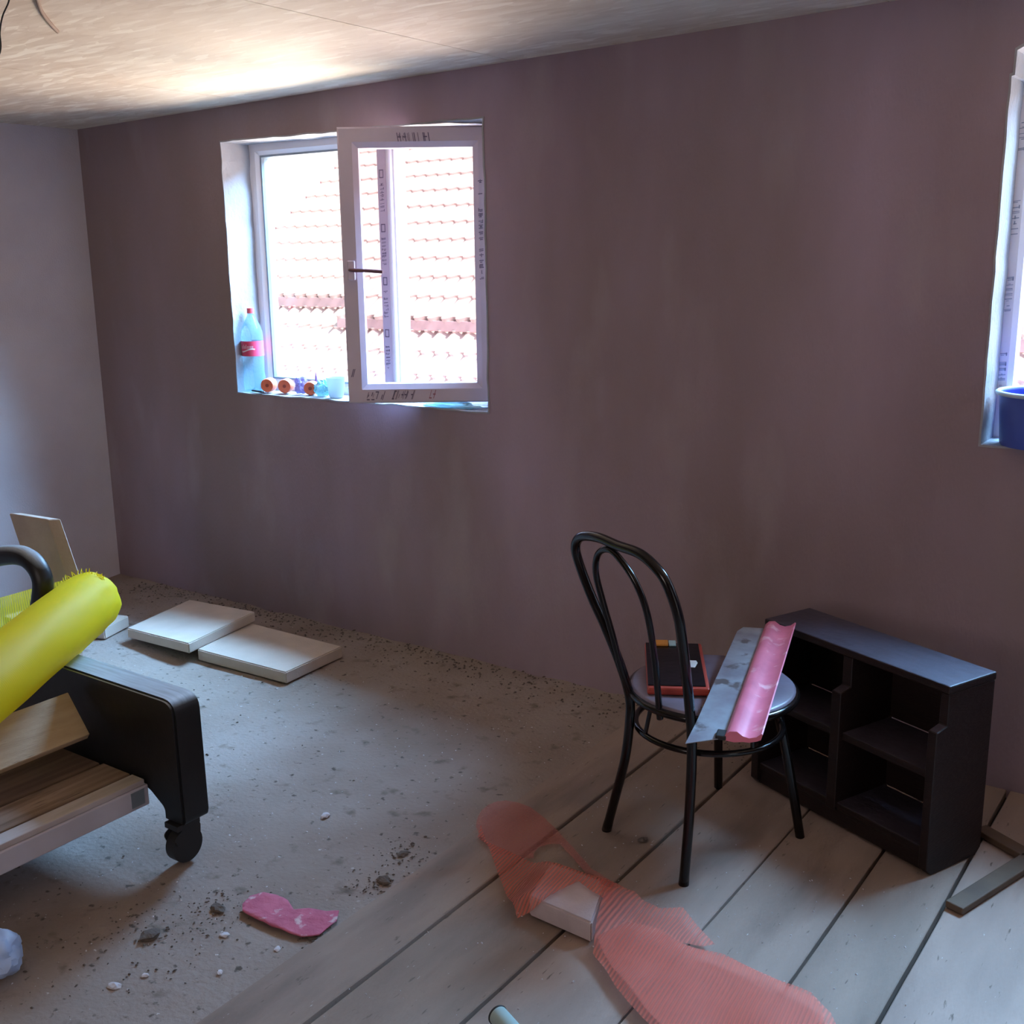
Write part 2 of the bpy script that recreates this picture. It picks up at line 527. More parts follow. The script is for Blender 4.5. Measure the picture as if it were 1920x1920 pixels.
holed_wall('wall_front', [(XL - 0.1, -0.1), (XR + 0.1, -0.1), (XR + 0.1, 2.45), (XL - 0.1, 2.45)], [[(-2.0, 0.95), (-0.4, 0.95), (-0.4, 2.0), (-2.0, 2.0)]], 'Y', YB, YB - 0.3, plaster)

# reveals lined with pale plaster: four thin slabs round each opening
def lining(name, pts, y0, y1, t=0.006):
    bm = bmesh.new()
    n = len(pts)
    c = Vector((sum(p[0] for p in pts) / n, sum(p[1] for p in pts) / n))
    A = [bm.verts.new((p[0], y0, p[1])) for p in pts]
    B = [bm.verts.new((p[0], y1, p[1])) for p in pts]
    q = []
    for p in pts:
        d = Vector((c.x - p[0], c.y - p[1]))
        q.append((p[0] + math.copysign(t, d.x), p[1] + math.copysign(t, d.y)))
    A2 = [bm.verts.new((p[0], y0 - 0.001, p[1])) for p in q]
    B2 = [bm.verts.new((p[0], y1, p[1])) for p in q]
    for i in range(n):
        j = (i + 1) % n
        bm.faces.new((A[i], A[j], B[j], B[i]))
        bm.faces.new((A2[i], A2[j], B2[j], B2[i]))
        bm.faces.new((A[i], A[j], A2[j], A2[i]))
        bm.faces.new((B[i], B[j], B2[j], B2[i]))
    return struct(mesh_obj(name, bm, reveal_m))
lining('trim_1', W1r, YW - 0.002, YW + 0.20)
lining('trim_2', W2r, YW - 0.002, YW + 0.20)

# ceiling: backing slab and strand boards
bm = bmesh.new()
xs = [XL - 0.1, XR + 0.1]
v = []
for z in (0.014, 0.12):
    v.append([bm.verts.new((x, y, CEIL(x) + z)) for x, y in ((xs[0], YB), (xs[1], YB), (xs[1], YW + 0.02), (xs[0], YW + 0.02))])
bm.faces.new(v[0]); bm.faces.new(v[1])
for i in range(4): bm.faces.new((v[0][i], v[0][(i + 1) % 4], v[1][(i + 1) % 4], v[1][i]))
ceiling = struct(mesh_obj('ceiling', bm, osb))
cx = [XL, -3.53, -2.28, -1.03, 0.22, 1.47, XR]
cy = [YB, -1.70, 0.78, YW]
for i in range(len(cx) - 1):
    for j in range(len(cy) - 1):
        a, b = cx[i] + 0.0015, cx[i + 1] - 0.0015
        c, d = cy[j] + 0.0015, cy[j + 1] - 0.0015
        bm = bmesh.new()
        v = [[bm.verts.new((x, y, CEIL(x) + z)) for x, y in ((a, c), (b, c), (b, d), (a, d))] for z in (0.0, 0.012)]
        bm.faces.new(v[0]); bm.faces.new(v[1])
        for k in range(4): bm.faces.new((v[0][k], v[0][(k + 1) % 4], v[1][(k + 1) % 4], v[1][k]))
        mesh_obj('strand_board', bm, osb, ceiling)

# floor: subfloor, dusty screed on the left, floorboards on the right
floor = struct(box('floor', (XL - 0.1, YB, -0.10), (XR + 0.1, YW + 0.3, -0.024), mat('subfloor', (0.03, 0.022, 0.017), 0.95), bev=0))
bm = bmesh.new()
nx, ny = 110, 210
gx = [XL + (-1.700 - XL) * i / nx for i in range(nx + 1)]
gy = [YB + (YW - YB) * j / ny for j in range(ny + 1)]
G = []
for x in gx:
    row = []
    for y in gy:
        h = noise.noise(Vector((x * 3, y * 3, 0))) * 0.004 + noise.noise(Vector((x * 14, y * 14, 3))) * 0.0025
        dw = YW - y
        if dw < 0.22: h += (0.22 - dw) * 0.05 * (0.6 + noise.noise(Vector((x * 7, y * 7, 8))))
        row.append(bm.verts.new((x, y, h - 0.003)))
    G.append(row)
for i in range(nx):
    for j in range(ny):
        bm.faces.new((G[i][j], G[i + 1][j], G[i + 1][j + 1], G[i][j + 1]))
mesh_obj('dusty_screed', bm, screed, floor, smooth=True)
seams = [-1.700, -1.514, -1.250, -0.982, -0.741, -0.543, -0.285, -0.02, 0.23, 0.49, 0.74, 1.0, 1.25, 1.5, 1.76, 2.0]
for i in range(len(seams) - 1):
    g0 = 0.001 if i == 0 else 0.0024 + 0.0014 * ((i * 7) % 3)
    g1 = 0.0024 + 0.0012 * ((i * 5) % 3)
    if i == 4: g0 = 0.005
    if i == 3: g1 = 0.004
    bm = bmesh.new()
    box_into(bm, (seams[i] + g0, YB, -0.024), (seams[i + 1] - g1, YW - 0.004, 0.010 if i == 0 else 0.004), 0.0022, segs=1)
    # a slightly uneven, worn edge
    bmesh.ops.subdivide_edges(bm, edges=[e for e in bm.edges if abs(e.verts[0].co.y - e.verts[1].co.y) > 1], cuts=60, use_grid_fill=True)
    for v in bm.verts:
        v.co.x += noise.noise(Vector((v.co.x * 3, v.co.y * 5, i))) * 0.0025
        if v.co.z > 0: v.co.z += noise.noise(Vector((v.co.x * 5, v.co.y * 2.5, 30 + i))) * 0.0015
    mesh_obj('floorboard', bm, board_m[i % 3], floor)

# ---------------------------------------------------------------- windows
def frame_ring(bm, x0, x1, z0, z1, y0, y1, w, bev=0.006):
    """rectangular PVC frame: four mitred bars with a small step"""
    O = [(x0, z0), (x1, z0), (x1, z1), (x0, z1)]
    I = [(x0 + w, z0 + w), (x1 - w, z0 + w), (x1 - w, z1 - w), (x0 + w, z1 - w)]
    M = [(x0 + w * 0.72, z0 + w * 0.72), (x1 - w * 0.72, z0 + w * 0.72), (x1 - w * 0.72, z1 - w * 0.72), (x0 + w * 0.72, z1 - w * 0.72)]
    def L(P, y): return [bm.verts.new((p[0], y, p[1])) for p in P]
    loops = [L(O, y1), L(O, y0 + bev), L([(p[0] + bev * (1 if i in (0, 3) else -1), p[1] + bev * (1 if i < 2 else -1)) for i, p in enumerate(O)], y0), L(M, y0), L([(p[0], p[1]) for p in I], y0 + 0.012), L(I, y1)]
    for A, B in zip(loops, loops[1:] + loops[:1]):
        for i in range(4):
            j = (i + 1) % 4
            bm.faces.new((A[i], A[j], B[j], B[i]))

def marks(bm, x0, z0, run, height, n, axis='X', y=0.0, slant=0.25, seed=1, gap=0.35):
    """rows of small printed strokes (unreadable lettering on the protective film)"""
    rnd = random.Random(seed)
    t = 0
    cell = run / n
    for i in range(n):
        if rnd.random() < 0.12: continue
        k = rnd.choice((1, 2, 2, 3))
        for s in range(k):
            a = i * cell + cell * (0.1 + 0.8 * s / 3)
            w = cell * rnd.uniform(0.10, 0.2)
            h0, h1 = (0, height) if rnd.random() < 0.6 else (height * rnd.uniform(0, 0.5), height * rnd.uniform(0.6, 1))
            q = [(a, h0), (a + w, h0), (a + w + slant * (h1 - h0), h1), (a + slant * (h1 - h0), h1)]
            P = [(x0 + u, y, z0 + v) if axis == 'X' else (x0 + v, y, z0 + u) for u, v in q]
            bm.faces.new([bm.verts.new(p) for p in P])
        if rnd.random() < 0.7:
            hh = height * rnd.choice((0.0, 0.45, 0.85))
            q = [(i * cell + cell * .1, hh), (i * cell + cell * 0.75, hh), (i * cell + cell * 0.75, hh + height * .14), (i * cell + cell * .1, hh + height * .14)]
            P = [(x0 + u, y, z0 + v) if axis == 'X' else (x0 + v, y, z0 + u) for u, v in q]
            bm.faces.new([bm.verts.new(p) for p in P])

win1 = struct(bpy.data.objects.new('window_1', None)); COL.objects.link(win1); win1.location = (-3.08, 3.42, 0.98)
win1['label'] = 'white window with fixed left light and open right sash'
def at_win(o, w):
    o.parent = w
    o.matrix_parent_inverse = Matrix.Translation(w.location).inverted()
    return o
YF = 3.42
bm = bmesh.new()
frame_ring(bm, -3.768, -2.398, 0.965, 2.025, YF, YF + 0.07, 0.058)
at_win(mesh_obj('outer_frame', bm, pvc), win1)
at_win(box('mullion', (-3.036, YF - 0.004, 1.022), (-2.948, YF + 0.066, 1.968), pvc, bev=0.006), win1)
# glazing bead of the mullion: a rounded strip next to the lilac film
at_win(tube('mullion_bead', [(-2.968, YF - 0.006, 1.024), (-2.968, YF - 0.006, 1.966)], 0.012, pvc, per=0, n=12), win1)
bm = bmesh.new()
frame_ring(bm, -3.712, -3.030, 1.020, 1.970, YF + 0.012, YF + 0.05, 0.016, 0.003)
at_win(mesh_obj('glazing_bead', bm, mat('grey_gasket', (0.30, 0.36, 0.42), 0.5)), win1)
at_win(box('fixed_pane', (-3.700, YF + 0.034, 1.032), (-3.040, YF + 0.040, 1.958), glass, bev=0), win1)
at_win(box('protective_film', (-3.034, YF - 0.0055, 1.026), (-2.990, YF - 0.0042, 1.964), film, bev=0), win1)
bm = bmesh.new()
for k in range(4):
    z = 1.10 + k * 0.205
    marks(bm, -3.024, z, 0.11, 0.022, 8, 'Z', YF - 0.0065, 0.1, 3 + k)
    for (a, b, c, d) in ((-3.024, -3.020, z + .13, z + .155), (-3.006, -3.002, z + .13, z + .155), (-3.024, -3.002, z + .155, z + .159), (-3.024, -3.002, z + .127, z + .131)):
        bm.faces.new([bm.verts.new(p) for p in ((a, YF - .0065, c), (b, YF - .0065, c), (b, YF - .0065, d), (a, YF - .0065, d))])
at_win(mesh_obj('film_print', bm, ink), win1)
# open sash, hinged on the right jamb, swung into the room
sash = bpy.data.objects.new('sash', None); COL.objects.link(sash)
SW, SH = 0.556, 0.990
hinge = Vector((-2.468, 3.405, 1.006))
ang = math.atan2(3.405 - 3.085, -2.468 - (-2.925))   # direction from free edge to hinge
sash.location = hinge
sash.rotation_euler = (0, 0, ang)
at_win(sash, win1)
bm = bmesh.new()
frame_ring(bm, -SW, 0, 0, SH, -0.03, 0.03, 0.072)
o = mesh_obj('sash_frame', bm, film, sash)
o = box('sash_pane', (-SW + 0.066, -0.004, 0.066), (-0.066, 0.004, SH - 0.066), glass_p, sash, bev=0)
bm = bmesh.new()
marks(bm, -0.34, SH - 0.052, 0.13, 0.030, 7, 'X', -0.0312, -0.15, 21)
marks(bm, -0.49, 0.012, 0.07, 0.034, 4, 'X', -0.0312, 0.35, 22)
marks(bm, -0.395, 0.014, 0.085, 0.034, 7, 'X', -0.0312, 0.35, 23)
marks(bm, -0.055, 0.45, 0.36, 0.016, 18, 'Z', -0.0312, 0.1, 24)
marks(bm, -0.545, 0.10, 0.02, 0.03, 1, 'X', -0.0312, 0.3, 26)
mesh_obj('sash_print', bm, ink, sash)
bm = bmesh.new()
marks(bm, -0.285, 0.016, 0.06, 0.032, 4, 'X', -0.0312, 0.3, 31)
mesh_obj('red_sash_print', bm, ink_red, sash)
hd = mat('maroon_handle', (0.13, 0.045, 0.06), 0.35)
bm = bmesh.new()
box_into(bm, (-SW + 0.018, -0.043, 0.455), (-SW + 0.046, -0.030, 0.525), 0.004)
mesh_obj('handle_plate', bm, film, sash)
tube('handle', [(-SW + 0.032, -0.030, 0.492), (-SW + 0.032, -0.062, 0.492), (-SW + 0.045, -0.072, 0.491), (-SW + 0.09, -0.073, 0.489), (-SW + 0.150, -0.070, 0.484)], [0.008, 0.008, 0.009, 0.008, 0.009], hd, sash, per=0, n=10, flat=0.8)

win2 = struct(bpy.data.objects.new('window_2', None)); COL.objects.link(win2); win2.location = (0, 3.42, 0.99)
win2['label'] = 'white window at the right edge of the picture'
bm = bmesh.new()
frame_ring(bm, -0.712, 0.668, 1.000, 2.066, YF, YF + 0.07, 0.050)
at_win(mesh_obj('outer_frame', bm, pvc), win2)
at_win(box('mullion', (-0.06, YF - 0.004, 1.05), (0.03, YF + 0.066, 2.01), pvc, bev=0.006), win2)
at_win(box('fixed_pane', (-0.662, YF + 0.034, 1.05), (-0.06, YF + 0.040, 2.016), glass, bev=0), win2)
at_win(box('fixed_pane', (0.03, YF + 0.034, 1.05), (0.62, YF + 0.040, 2.016), glass, bev=0), win2)
bm = bmesh.new()
for k in range(4):
    marks(bm, -0.703, 1.16 + k * 0.21, 0.10, 0.022, 7, 'Z', YF - 0.0012, 0.1, 40 + k)
at_win(mesh_obj('film_print', bm, mat('faded_print', (0.36, 0.40, 0.52), 0.6)), win2)

# ---------------------------------------------------------------- outside: yard and neighbouring roof
yard = struct(box('floor_yard', (-30, 3.7, -3.2), (16, 30, -3.0), yard_m, bev=0))
yard.name = 'yard_ground'
yard['label'] = 'pale paved yard below the windows'
th = math.radians(35)
STEP, WAVE = 0.35, 0.183
EY, EZ = 9.30, 1.108
slope = Vector((0, math.cos(th), math.sin(th)))
nrm = Vector((0, -math.sin(th), math.cos(th)))
def tile_mesh(n=8):
    """one pressed tile: a wave across, rising step at its lower edge"""
    bm = bmesh.new()
    rows = [(-0.0, -0.034), (0.0, 0.016), (0.06, 0.010), (STEP + 0.01, -0.012)]
    g = []
    for (s, h) in rows:
        r = []
        for i in range(n + 1):
            x = WAVE * i / n
            wv = 0.023 * math.sin(2 * math.pi * i / n) + (0.004 * math.sin(4 * math.pi * i / n))
            p = Vector((x, 0, 0)) + slope * (s - 0.045 * math.sin(2 * math.pi * i / n)) + nrm * (h + wv)
            r.append(bm.verts.new(p))
        g.append(r)
    for a, b in zip(g, g[1:]):
        for i in range(n):
            bm.faces.new((a[i], a[i + 1], b[i + 1], b[i]))
    me = bpy.data.meshes.new('roof_tile')
    bmesh.ops.recalc_face_normals(bm, faces=bm.faces)
    bm.to_mesh(me); bm.free()
    me.polygons.foreach_set('use_smooth', [True] * len(me.polygons))
    me.set_sharp_from_angle(angle=math.radians(40))
    me.materials.append(tile_m)
    return me
TM = tile_mesh()
house = root('neighbouring_house', (-8.7, 11.5, -3.0), 0, 'neighbouring house whose pale red pressed tile roof fills the view outside', 'house')
Hinv = Matrix.Translation(house.location).inverted()
def under_house(o):
    o.parent = house
    o.matrix_parent_inverse = Hinv
    return o
X0 = -11.05
n_t = 0
far_bm = bmesh.new()
def put_tile(x, y, z, single):
    global n_t
    if single:
        o = bpy.data.objects.new('roof_tile', TM)
        COL.objects.link(o)
        under_house(o)
        o.location = (x, y, z)
        n_t += 1
    else:
        k = len(far_bm.verts)
        far_bm.from_mesh(TM)
        far_bm.verts.ensure_lookup_table()
        for v in far_bm.verts[k:]: v.co += Vector((x, y, z))
XS = -8.66     # the eave steps down one row right of here
for r in range(-1, 13):
    for c in range(0, 62):
        x = X0 + c * WAVE
        if r == -1 and x < XS - 0.02: continue
        y, z = EY + STEP * math.cos(th) * r, EZ + STEP * math.sin(th) * r
        put_tile(x, y, z, r <= 8 and c >= 0 and c < 24 + r * 0)
# lower roof just under the eave
LZ = EZ - 0.125
for r in range(-6, 1):
    for c in range(0, 62):
        x = X0 + 0.3 + c * WAVE
        y, z = EY + 0.02 + STEP * math.cos(th) * r, LZ + STEP * math.sin(th) * r
        put_tile(x, y, z, -4 <= r <= 0 and c < 16)
ft = under_house(mesh_obj('roof_tile_field', far_bm, tile_m)); ft['kind'] = 'stuff'
ft.data.polygons.foreach_set('use_smooth', [False] * len(ft.data.polygons))
r1y, r1z = EY - STEP * math.cos(th), EZ - STEP * math.sin(th)
under_house(box('fascia_board', (X0 - 0.05, EY - 0.02, EZ - 0.125), (XS, EY + 0.01, EZ - 0.02), fascia_m, bev=0.004))
under_house(box('fascia_board', (XS, r1y - 0.02, r1z - 0.125), (0.4, r1y + 0.01, r1z - 0.02), fascia_m, bev=0.004))
bm = bmesh.new()
tube_into(bm, [Vector((X0 - 0.02, EY, EZ)) + slope * (STEP * k) + nrm * 0.0 for k in (0, 13)], 0.055, 8)
under_house(mesh_obj('verge_board', bm, fascia_m))
# the house body
bm = bmesh.new()
yt = EY + STEP * math.cos(th) * 13
zt = EZ + STEP * math.sin(th) * 13
P = [(EY + 0.15, -3.0), (yt * 2 - EY, -3.0), (yt * 2 - EY, EZ), (yt, zt - 0.1), (EY + 0.15, EZ - 0.02)]
A = [bm.verts.new((X0 + 0.1, p[0], p[1])) for p in P]
B = [bm.verts.new((0.2, p[0], p[1])) for p in P]
bm.faces.new(A); bm.faces.new(B)
for i in range(5): bm.faces.new((A[i], A[(i + 1) % 5], B[(i + 1) % 5], B[i]))
under_house(mesh_obj('house_wall', bm, house_m))
bm = bmesh.new()
ly = EY + 0.02 - STEP * math.cos(th) * 6
lz = LZ - STEP * math.sin(th) * 6
P = [(ly + 0.3, -3.0), (EY + 0.14, -3.0), (EY + 0.14, LZ - 0.06), (ly + 0.3, lz + 0.1)]
A = [bm.verts.new((X0 + 0.4, p[0], p[1])) for p in P]
B = [bm.verts.new((0.15, p[0], p[1])) for p in P]
bm.faces.new(A); bm.faces.new(B)
for i in range(4): bm.faces.new((A[i], A[(i + 1) % 4], B[(i + 1) % 4], B[i]))
under_house(mesh_obj('lean_to_wall', bm, house_m))
bm = bmesh.new()
Pq = [Vector((X0, yt, zt)), Vector((0.2, yt, zt)), Vector((0.2, yt * 2 - EY, EZ)), Vector((X0, yt * 2 - EY, EZ))]
bm.faces.new([bm.verts.new(p) for p in Pq])
bm.faces.new([bm.verts.new(p - Vector((0, 0, 0.04))) for p in Pq])
under_house(mesh_obj('rear_roof_slope', bm, tile_m))

# ---------------------------------------------------------------- ceiling strip and wire
ty = root('ceiling_strip', (-2.7, 1.8, 2.16), 0, 'thin brown strip stuck to the strand board ceiling at upper left', 'strip')
bpy.data.objects.remove(ty)
o = tube('ceiling_strip', [(x, y, CEIL(x) - 0.003) for x, y in ((-2.52, 1.66), (-2.60, 1.72), (-2.69, 1.785), (-2.765, 1.845), (-2.86, 1.93), (-2.915, 1.982))], [0.005] * 41, mat('brown_tape', (0.30, 0.20, 0.15), 0.8), n=8, flat=1.3)
tag(o, 'thin brown strip stuck to the whitewashed board ceiling at upper left', 'strip')
o = tube('hanging_wire', [(-2.30, 1.47, CEIL(-2.30) + 0.004), (-2.345, 1.49, 2.13), (-2.368, 1.50, 2.096), (-2.399, 1.50, 2.067), (-2.416, 1.50, 2.037), (-2.43, 1.50, 1.99), (-2.50, 1.48, 1.94)], 0.0018, dark_rubber, n=8)
tag(o, 'thin black wire hanging from the ceiling at the upper left corner', 'wire')

# ---------------------------------------------------------------- window sill things
ZS = 0.982
def bottle():
    t = root('soda_bottle', (-3.720, 3.335, ZS), 0, 'large clear plastic soda bottle with red cap and label on the left sill', 'bottle')
    R_ = 0.047
    lathe('bottle_body', [(0.030, 0.002), (0.042, 0.0), (R_, 0.014), (R_, 0.055), (0.044, 0.085), (0.0455, 0.12), (0.0455, 0.16), (0.0455, 0.20), (R_, 0.225), (0.0455, 0.25), (0.038, 0.275), (0.026, 0.300), (0.0165, 0.318), (0.0135, 0.326), (0.0135, 0.334)], pet, t, n=36,
          wob=lambda a, z: 0.03 * math.cos(5 * a) if z < 0.05 else 0)
    bm = bmesh.new()
    cyl_into(bm, (0, 0, 0), 0.0475, 0.0475, 0.150, 0.214, 40, caps=False)
    lb = mesh_obj('bottle_label', bm, red_label, t, smooth=True)
    bm = bmesh.new()
    rnd = random.Random(5)
    # white swash and script-like strokes wrapped on the label
    def wrap(u, z): 
        a = -1.35 + u
        return (0.0482 * math.cos(a), 0.0482 * math.sin(a), z)
    for k in range(16):
        u = -0.55 + k * 0.085
        z0 = 0.172 + 0.006 * math.sin(u * 3)
        bm.faces.new([bm.verts.new(wrap(*q)) for q in ((u, z0), (u + 0.09, z0 + .0005), (u + 0.09, z0 + 0.006), (u, z0 + 0.0052))])
    for k in range(8):
        u = -0.5 + k * 0.15
        z0 = 0.182
        h = rnd.choice((0.012, 0.018, 0.012))
        for q0 in (0, 0.06):
            bm.faces.new([bm.verts.new(wrap(*q)) for q in ((u + q0, z0), (u + q0 + 0.025, z0), (u + q0 + 0.045, z0 + h), (u + q0 + 0.02, z0 + h))])
    mesh_obj('label_script', bm, white_ink, lb)
    bm = bmesh.new()
    cyl_into(bm, (0, 0, 0), 0.0155, 0.0150, 0.331, 0.352, 24)
    mesh_obj('bottle_cap', bm, red_cap, t)
bottle()

def roll_thing(x, y, label, sc=1.0, rz=0.45):
    t = root('orange_roll', (x, y, ZS), rz, label, 'roll', 'orange rolls lying on the left window sill')
    rr = 0.030 * sc
    bm = bmesh.new()
    prof = [(0.0075, -0.024), (rr * 0.9, -0.026), (rr, -0.020), (rr, 0.020), (rr * 0.9, 0.026), (0.0075, 0.024)]
    n = 28
    g = []
    for (r, s) in prof:
        g.append([bm.verts.new((r * math.cos(2 * math.pi * i / n), s, rr + r * math.sin(2 * math.pi * i / n))) for i in range(n)])
    for A, B in zip(g, g[1:] + g[:1]):
        for i in range(n): bm.faces.new((A[i], A[(i + 1) % n], B[(i + 1) % n], B[i]))
    mesh_obj('roll_body', bm, orange_m, t, auto=35)
    bm = bmesh.new()
    cyl_into(bm, (0, 0, rr), 0.0073, 0.0073, -0.0255, 0.024, 14, 'Y')
    mesh_obj('roll_core', bm, mat('dark_red_core', (0.30, 0.05, 0.03), 0.6), t)
roll_thing(-3.610, 3.315, 'orange round roll lying nearest the soda bottle on the sill')
roll_thing(-3.522, 3.33, 'orange round roll lying second from the bottle on the sill', 1.0, 0.5)
roll_thing(-3.375, 3.335, 'orange round roll lying between crumpled purple film and teal film', 0.95, 0.5)

def crumple(name, loc, rx, ry, rz, m, label, cat, seed, amp=0.28, sub=4):
    bm = bmesh.new()
    bmesh.ops.create_icosphere(bm, subdivisions=sub, radius=1)
    for v in bm.verts:
        d = noise.noise(v.co * 1.7 + Vector((seed, 0, 0))) + 0.6 * abs(noise.noise(v.co * 4.3 + Vector((0, seed, 0))))
        v.co *= 1 + amp * d
        v.co = Vector((v.co.x * rx, v.co.y * ry, (v.co.z + 1) * rz))
        v.co.z = max(v.co.z, 0.0)
    o = mesh_obj(name, bm, m, None, auto=30)
    o.location = loc
    return tag(o, label, cat)
crumple('film_wad', (-3.447, 3.345, ZS), 0.026, 0.026, 0.032, purple_film, 'crumpled purple plastic film between two orange rolls on the sill', 'wrapper', 3, 0.5)
crumple('film_wad', (-3.303, 3.325, ZS), 0.032, 0.028, 0.030, teal_film, 'crumpled teal plastic film right of the third orange roll', 'wrapper', 8, 0.5)
o = lathe('plastic_cup', [(0.026, 0.0), (0.030, 0.006), (0.038, 0.070), (0.040, 0.082), (0.0375, 0.082), (0.028, 0.008), (0.001, 0.006)], milky, None, n=28)
o.location = (-3.220, 3.32, ZS)
tag(o, 'milky white plastic cup on the sill beside the open sash', 'cup')
o = lathe('marker_pen', [(0.001, 0.0), (0.005, 0.004), (0.005, 0.05), (0.003, 0.056), (0.0012, 0.072)], mat('violet_pen', (0.22, 0.12, 0.42), 0.4), None, n=10)
o.location = (-3.395, 3.385, ZS + 0.020); o.rotation_euler = (0.1, 0.08, 0)
tag(o, 'thin violet pointed tube standing behind the third orange roll', 'tube')
o = box('knife', (-0.045, -0.007, 0.0), (0.045, 0.007, 0.007), dark_rubber, None, bev=0.002)
o.location = (-3.650, 3.285, ZS); o.rotation_euler = (0, 0, -0.25)
tag(o, 'small dark stick lying at the front of the sill by the bottle', 'stick')
o = crumple('red_scrap', (-3.652, 3.335, ZS), 0.016, 0.012, 0.014, red_label, 'small red plastic scrap between the bottle and the orange rolls', 'scrap', 2, 0.3, 3)
crumple('film_wad', (-2.62, 3.315, ZS), 0.12, 0.030, 0.010, see_through('cyan_film', (0.55, 0.80, 0.86), 0.85, 0.25), 'flat crumpled pale cyan film on the sill under the open sash', 'wrapper', 12, 0.5, 5)

# blue bucket on the right sill
t = root('blue_bucket', (-0.552, 3.335, 1.012), 0, 'blue plastic bucket with pale rim on the sill of the right window', 'bucket')
lathe('bucket_body', [(0.108, 0.0), (0.112, 0.006), (0.122, 0.140), (0.122, 0.143), (0.118, 0.143), (0.108, 0.010), (0.001, 0.008)], bucket_m, t, n=48)
bm = bmesh.new()
tube_into(bm, [(0.126 * math.cos(a), 0.126 * math.sin(a), 0.146) for a in [2 * math.pi * i / 48 for i in range(48)]], 0.0065, 10, True)
mesh_obj('bucket_rim', bm, rim_m, t, smooth=True)
crumple('film_wad', (-0.35, 3.390, 1.014), 0.035, 0.015, 0.075, teal_film, 'teal film tuft behind the blue bucket on the right sill', 'wrapper', 5, 0.4, 4)

# ---------------------------------------------------------------- bentwood style chair
ch = root('cafe_chair', (-1.16, 2.54, 0.0), 0, 'black round-seated cafe chair with double hoop back by the dark cabinet', 'chair')
Ci = Matrix.Translation(ch.location).inverted()
def on_chair(o):
    o.parent = ch
    o.matrix_parent_inverse = Ci
    return o
FZ = 0.004
back_pts = [(-1.401, 2.414, FZ), (-1.366, 2.400, 0.12), (-1.330, 2.388, 0.25), (-1.318, 2.388, 0.36), (-1.322, 2.392, 0.42), (-1.336, 2.371, 0.507), (-1.379, 2.363, 0.610), (-1.418, 2.360, 0.684), (-1.451, 2.352, 0.770),
            (-1.455, 2.340, 0.818), (-1.428, 2.323, 0.851), (-1.360, 2.290, 0.866), (-1.282, 2.257, 0.863), (-1.206, 2.224, 0.862), (-1.155, 2.209, 0.839), (-1.124, 2.205, 0.806), (-1.099, 2.211, 0.738), (-1.093, 2.230, 0.656), (-1.092, 2.270, 0.495), (-1.088, 2.282, 0.383), (-1.092, 2.285, 0.20), (-1.104, 2.288, FZ)]
rad = []
sp = spline(back_pts, 6)
for p in sp: rad.append(0.0125 if p.z > 0.03 else 0.0135)
bm = bmesh.new(); tube_into(bm, sp, rad, 14)
on_chair(mesh_obj('back_hoop', bm, chair_m, None, smooth=True))
inner = [(-1.196, 2.322, 0.415), (-1.200, 2.297, 0.574), (-1.208, 2.268, 0.703), (-1.238, 2.260, 0.781), (-1.287, 2.267, 0.831), (-1.324, 2.280, 0.843), (-1.366, 2.304, 0.820), (-1.386, 2.325, 0.768), (-1.376, 2.338, 0.697), (-1.352, 2.353, 0.596), (-1.330, 2.366, 0.500), (-1.310, 2.385, 0.43)]
on_chair(tube('inner_hoop', inner, 0.0085, chair_m, None, n=12, per=6))
def leg(name, top, mid, foot):
    on_chair(tube(name, [top, mid, foot], 0.0125, chair_m, None, n=12, per=6))
leg('leg', (-1.030, 2.640, 0.425), (-0.985, 2.655, 0.22), (-0.948, 2.672, FZ))
leg('leg', (-1.215, 2.700, 0.425), (-1.235, 2.760, 0.22), (-1.254, 2.816, FZ))
bm = bmesh.new()
ringp = [(-1.163 + 0.192 * math.cos(a), 2.535 + 0.192 * math.sin(a), 0.335) for a in [2 * math.pi * i / 48 for i in range(48)]]
tube_into(bm, ringp, 0.0085, 10, True)
on_chair(mesh_obj('stretcher_ring', bm, chair_m, None, smooth=True))
st = on_chair(lathe('seat', [(0.205, 0.0), (0.212, 0.006), (0.212, 0.018), (0.205, 0.024), (0.15, 0.022), (0.001, 0.020)], seat_m, None, n=56, loc=(-1.150, 2.525, 0.430)))
bm = bmesh.new()
tube_into(bm, [(-1.150 + 0.212 * math.cos(a), 2.525 + 0.212 * math.sin(a), 0.436) for a in [2 * math.pi * i / 56 for i in range(56)]], 0.011, 10, True)
on_chair(mesh_obj('seat_rim', bm, chair_m, None, smooth=True))
# four short struts that tie the stretcher ring up to the seat
for (dx, dy) in ((-0.15, 0.12), (0.13, 0.14), (-0.10, -0.165), (0.165, -0.095)):
    on_chair(tube('ring_strut', [(-1.163 + dx, 2.535 + dy, 0.335), (-1.155 + dx * 0.93, 2.530 + dy * 0.93, 0.428)], 0.006, chair_m, None, n=8, per=0))

# ---------------------------------------------------------------- things on the chair seat
SZ = 0.4545
a_case = math.atan2(2.428 - 2.364, -1.125 + 1.253)
cs = root('tool_case', (-1.257, 2.545, SZ), a_case + 0.05, 'black glossy case with red edges lying on the chair seat', 'case')
box('case_shell', (-0.088, -0.170, 0.0), (0.070, 0.170, 0.021), case_red, cs, bev=0.006)
box('case_lid', (-0.086, -0.158, 0.021), (0.060, 0.158, 0.0235), case_black, cs, bev=0.001)
bm = bmesh.new()
q = [(0.018, -0.028), (0.040, -0.030), (0.049, 0.004), (0.046, 0.020), (0.014, 0.022), (0.008, -0.008)]
A = [bm.verts.new((x, y, 0.0237)) for x, y in q]; B = [bm.verts.new((x, y, 0.0245)) for x, y in q]
bm.faces.new(A); bm.faces.new(B)
for i in range(len(q)): bm.faces.new((A[i], A[(i + 1) % len(q)], B[(i + 1) % len(q)], B[i]))
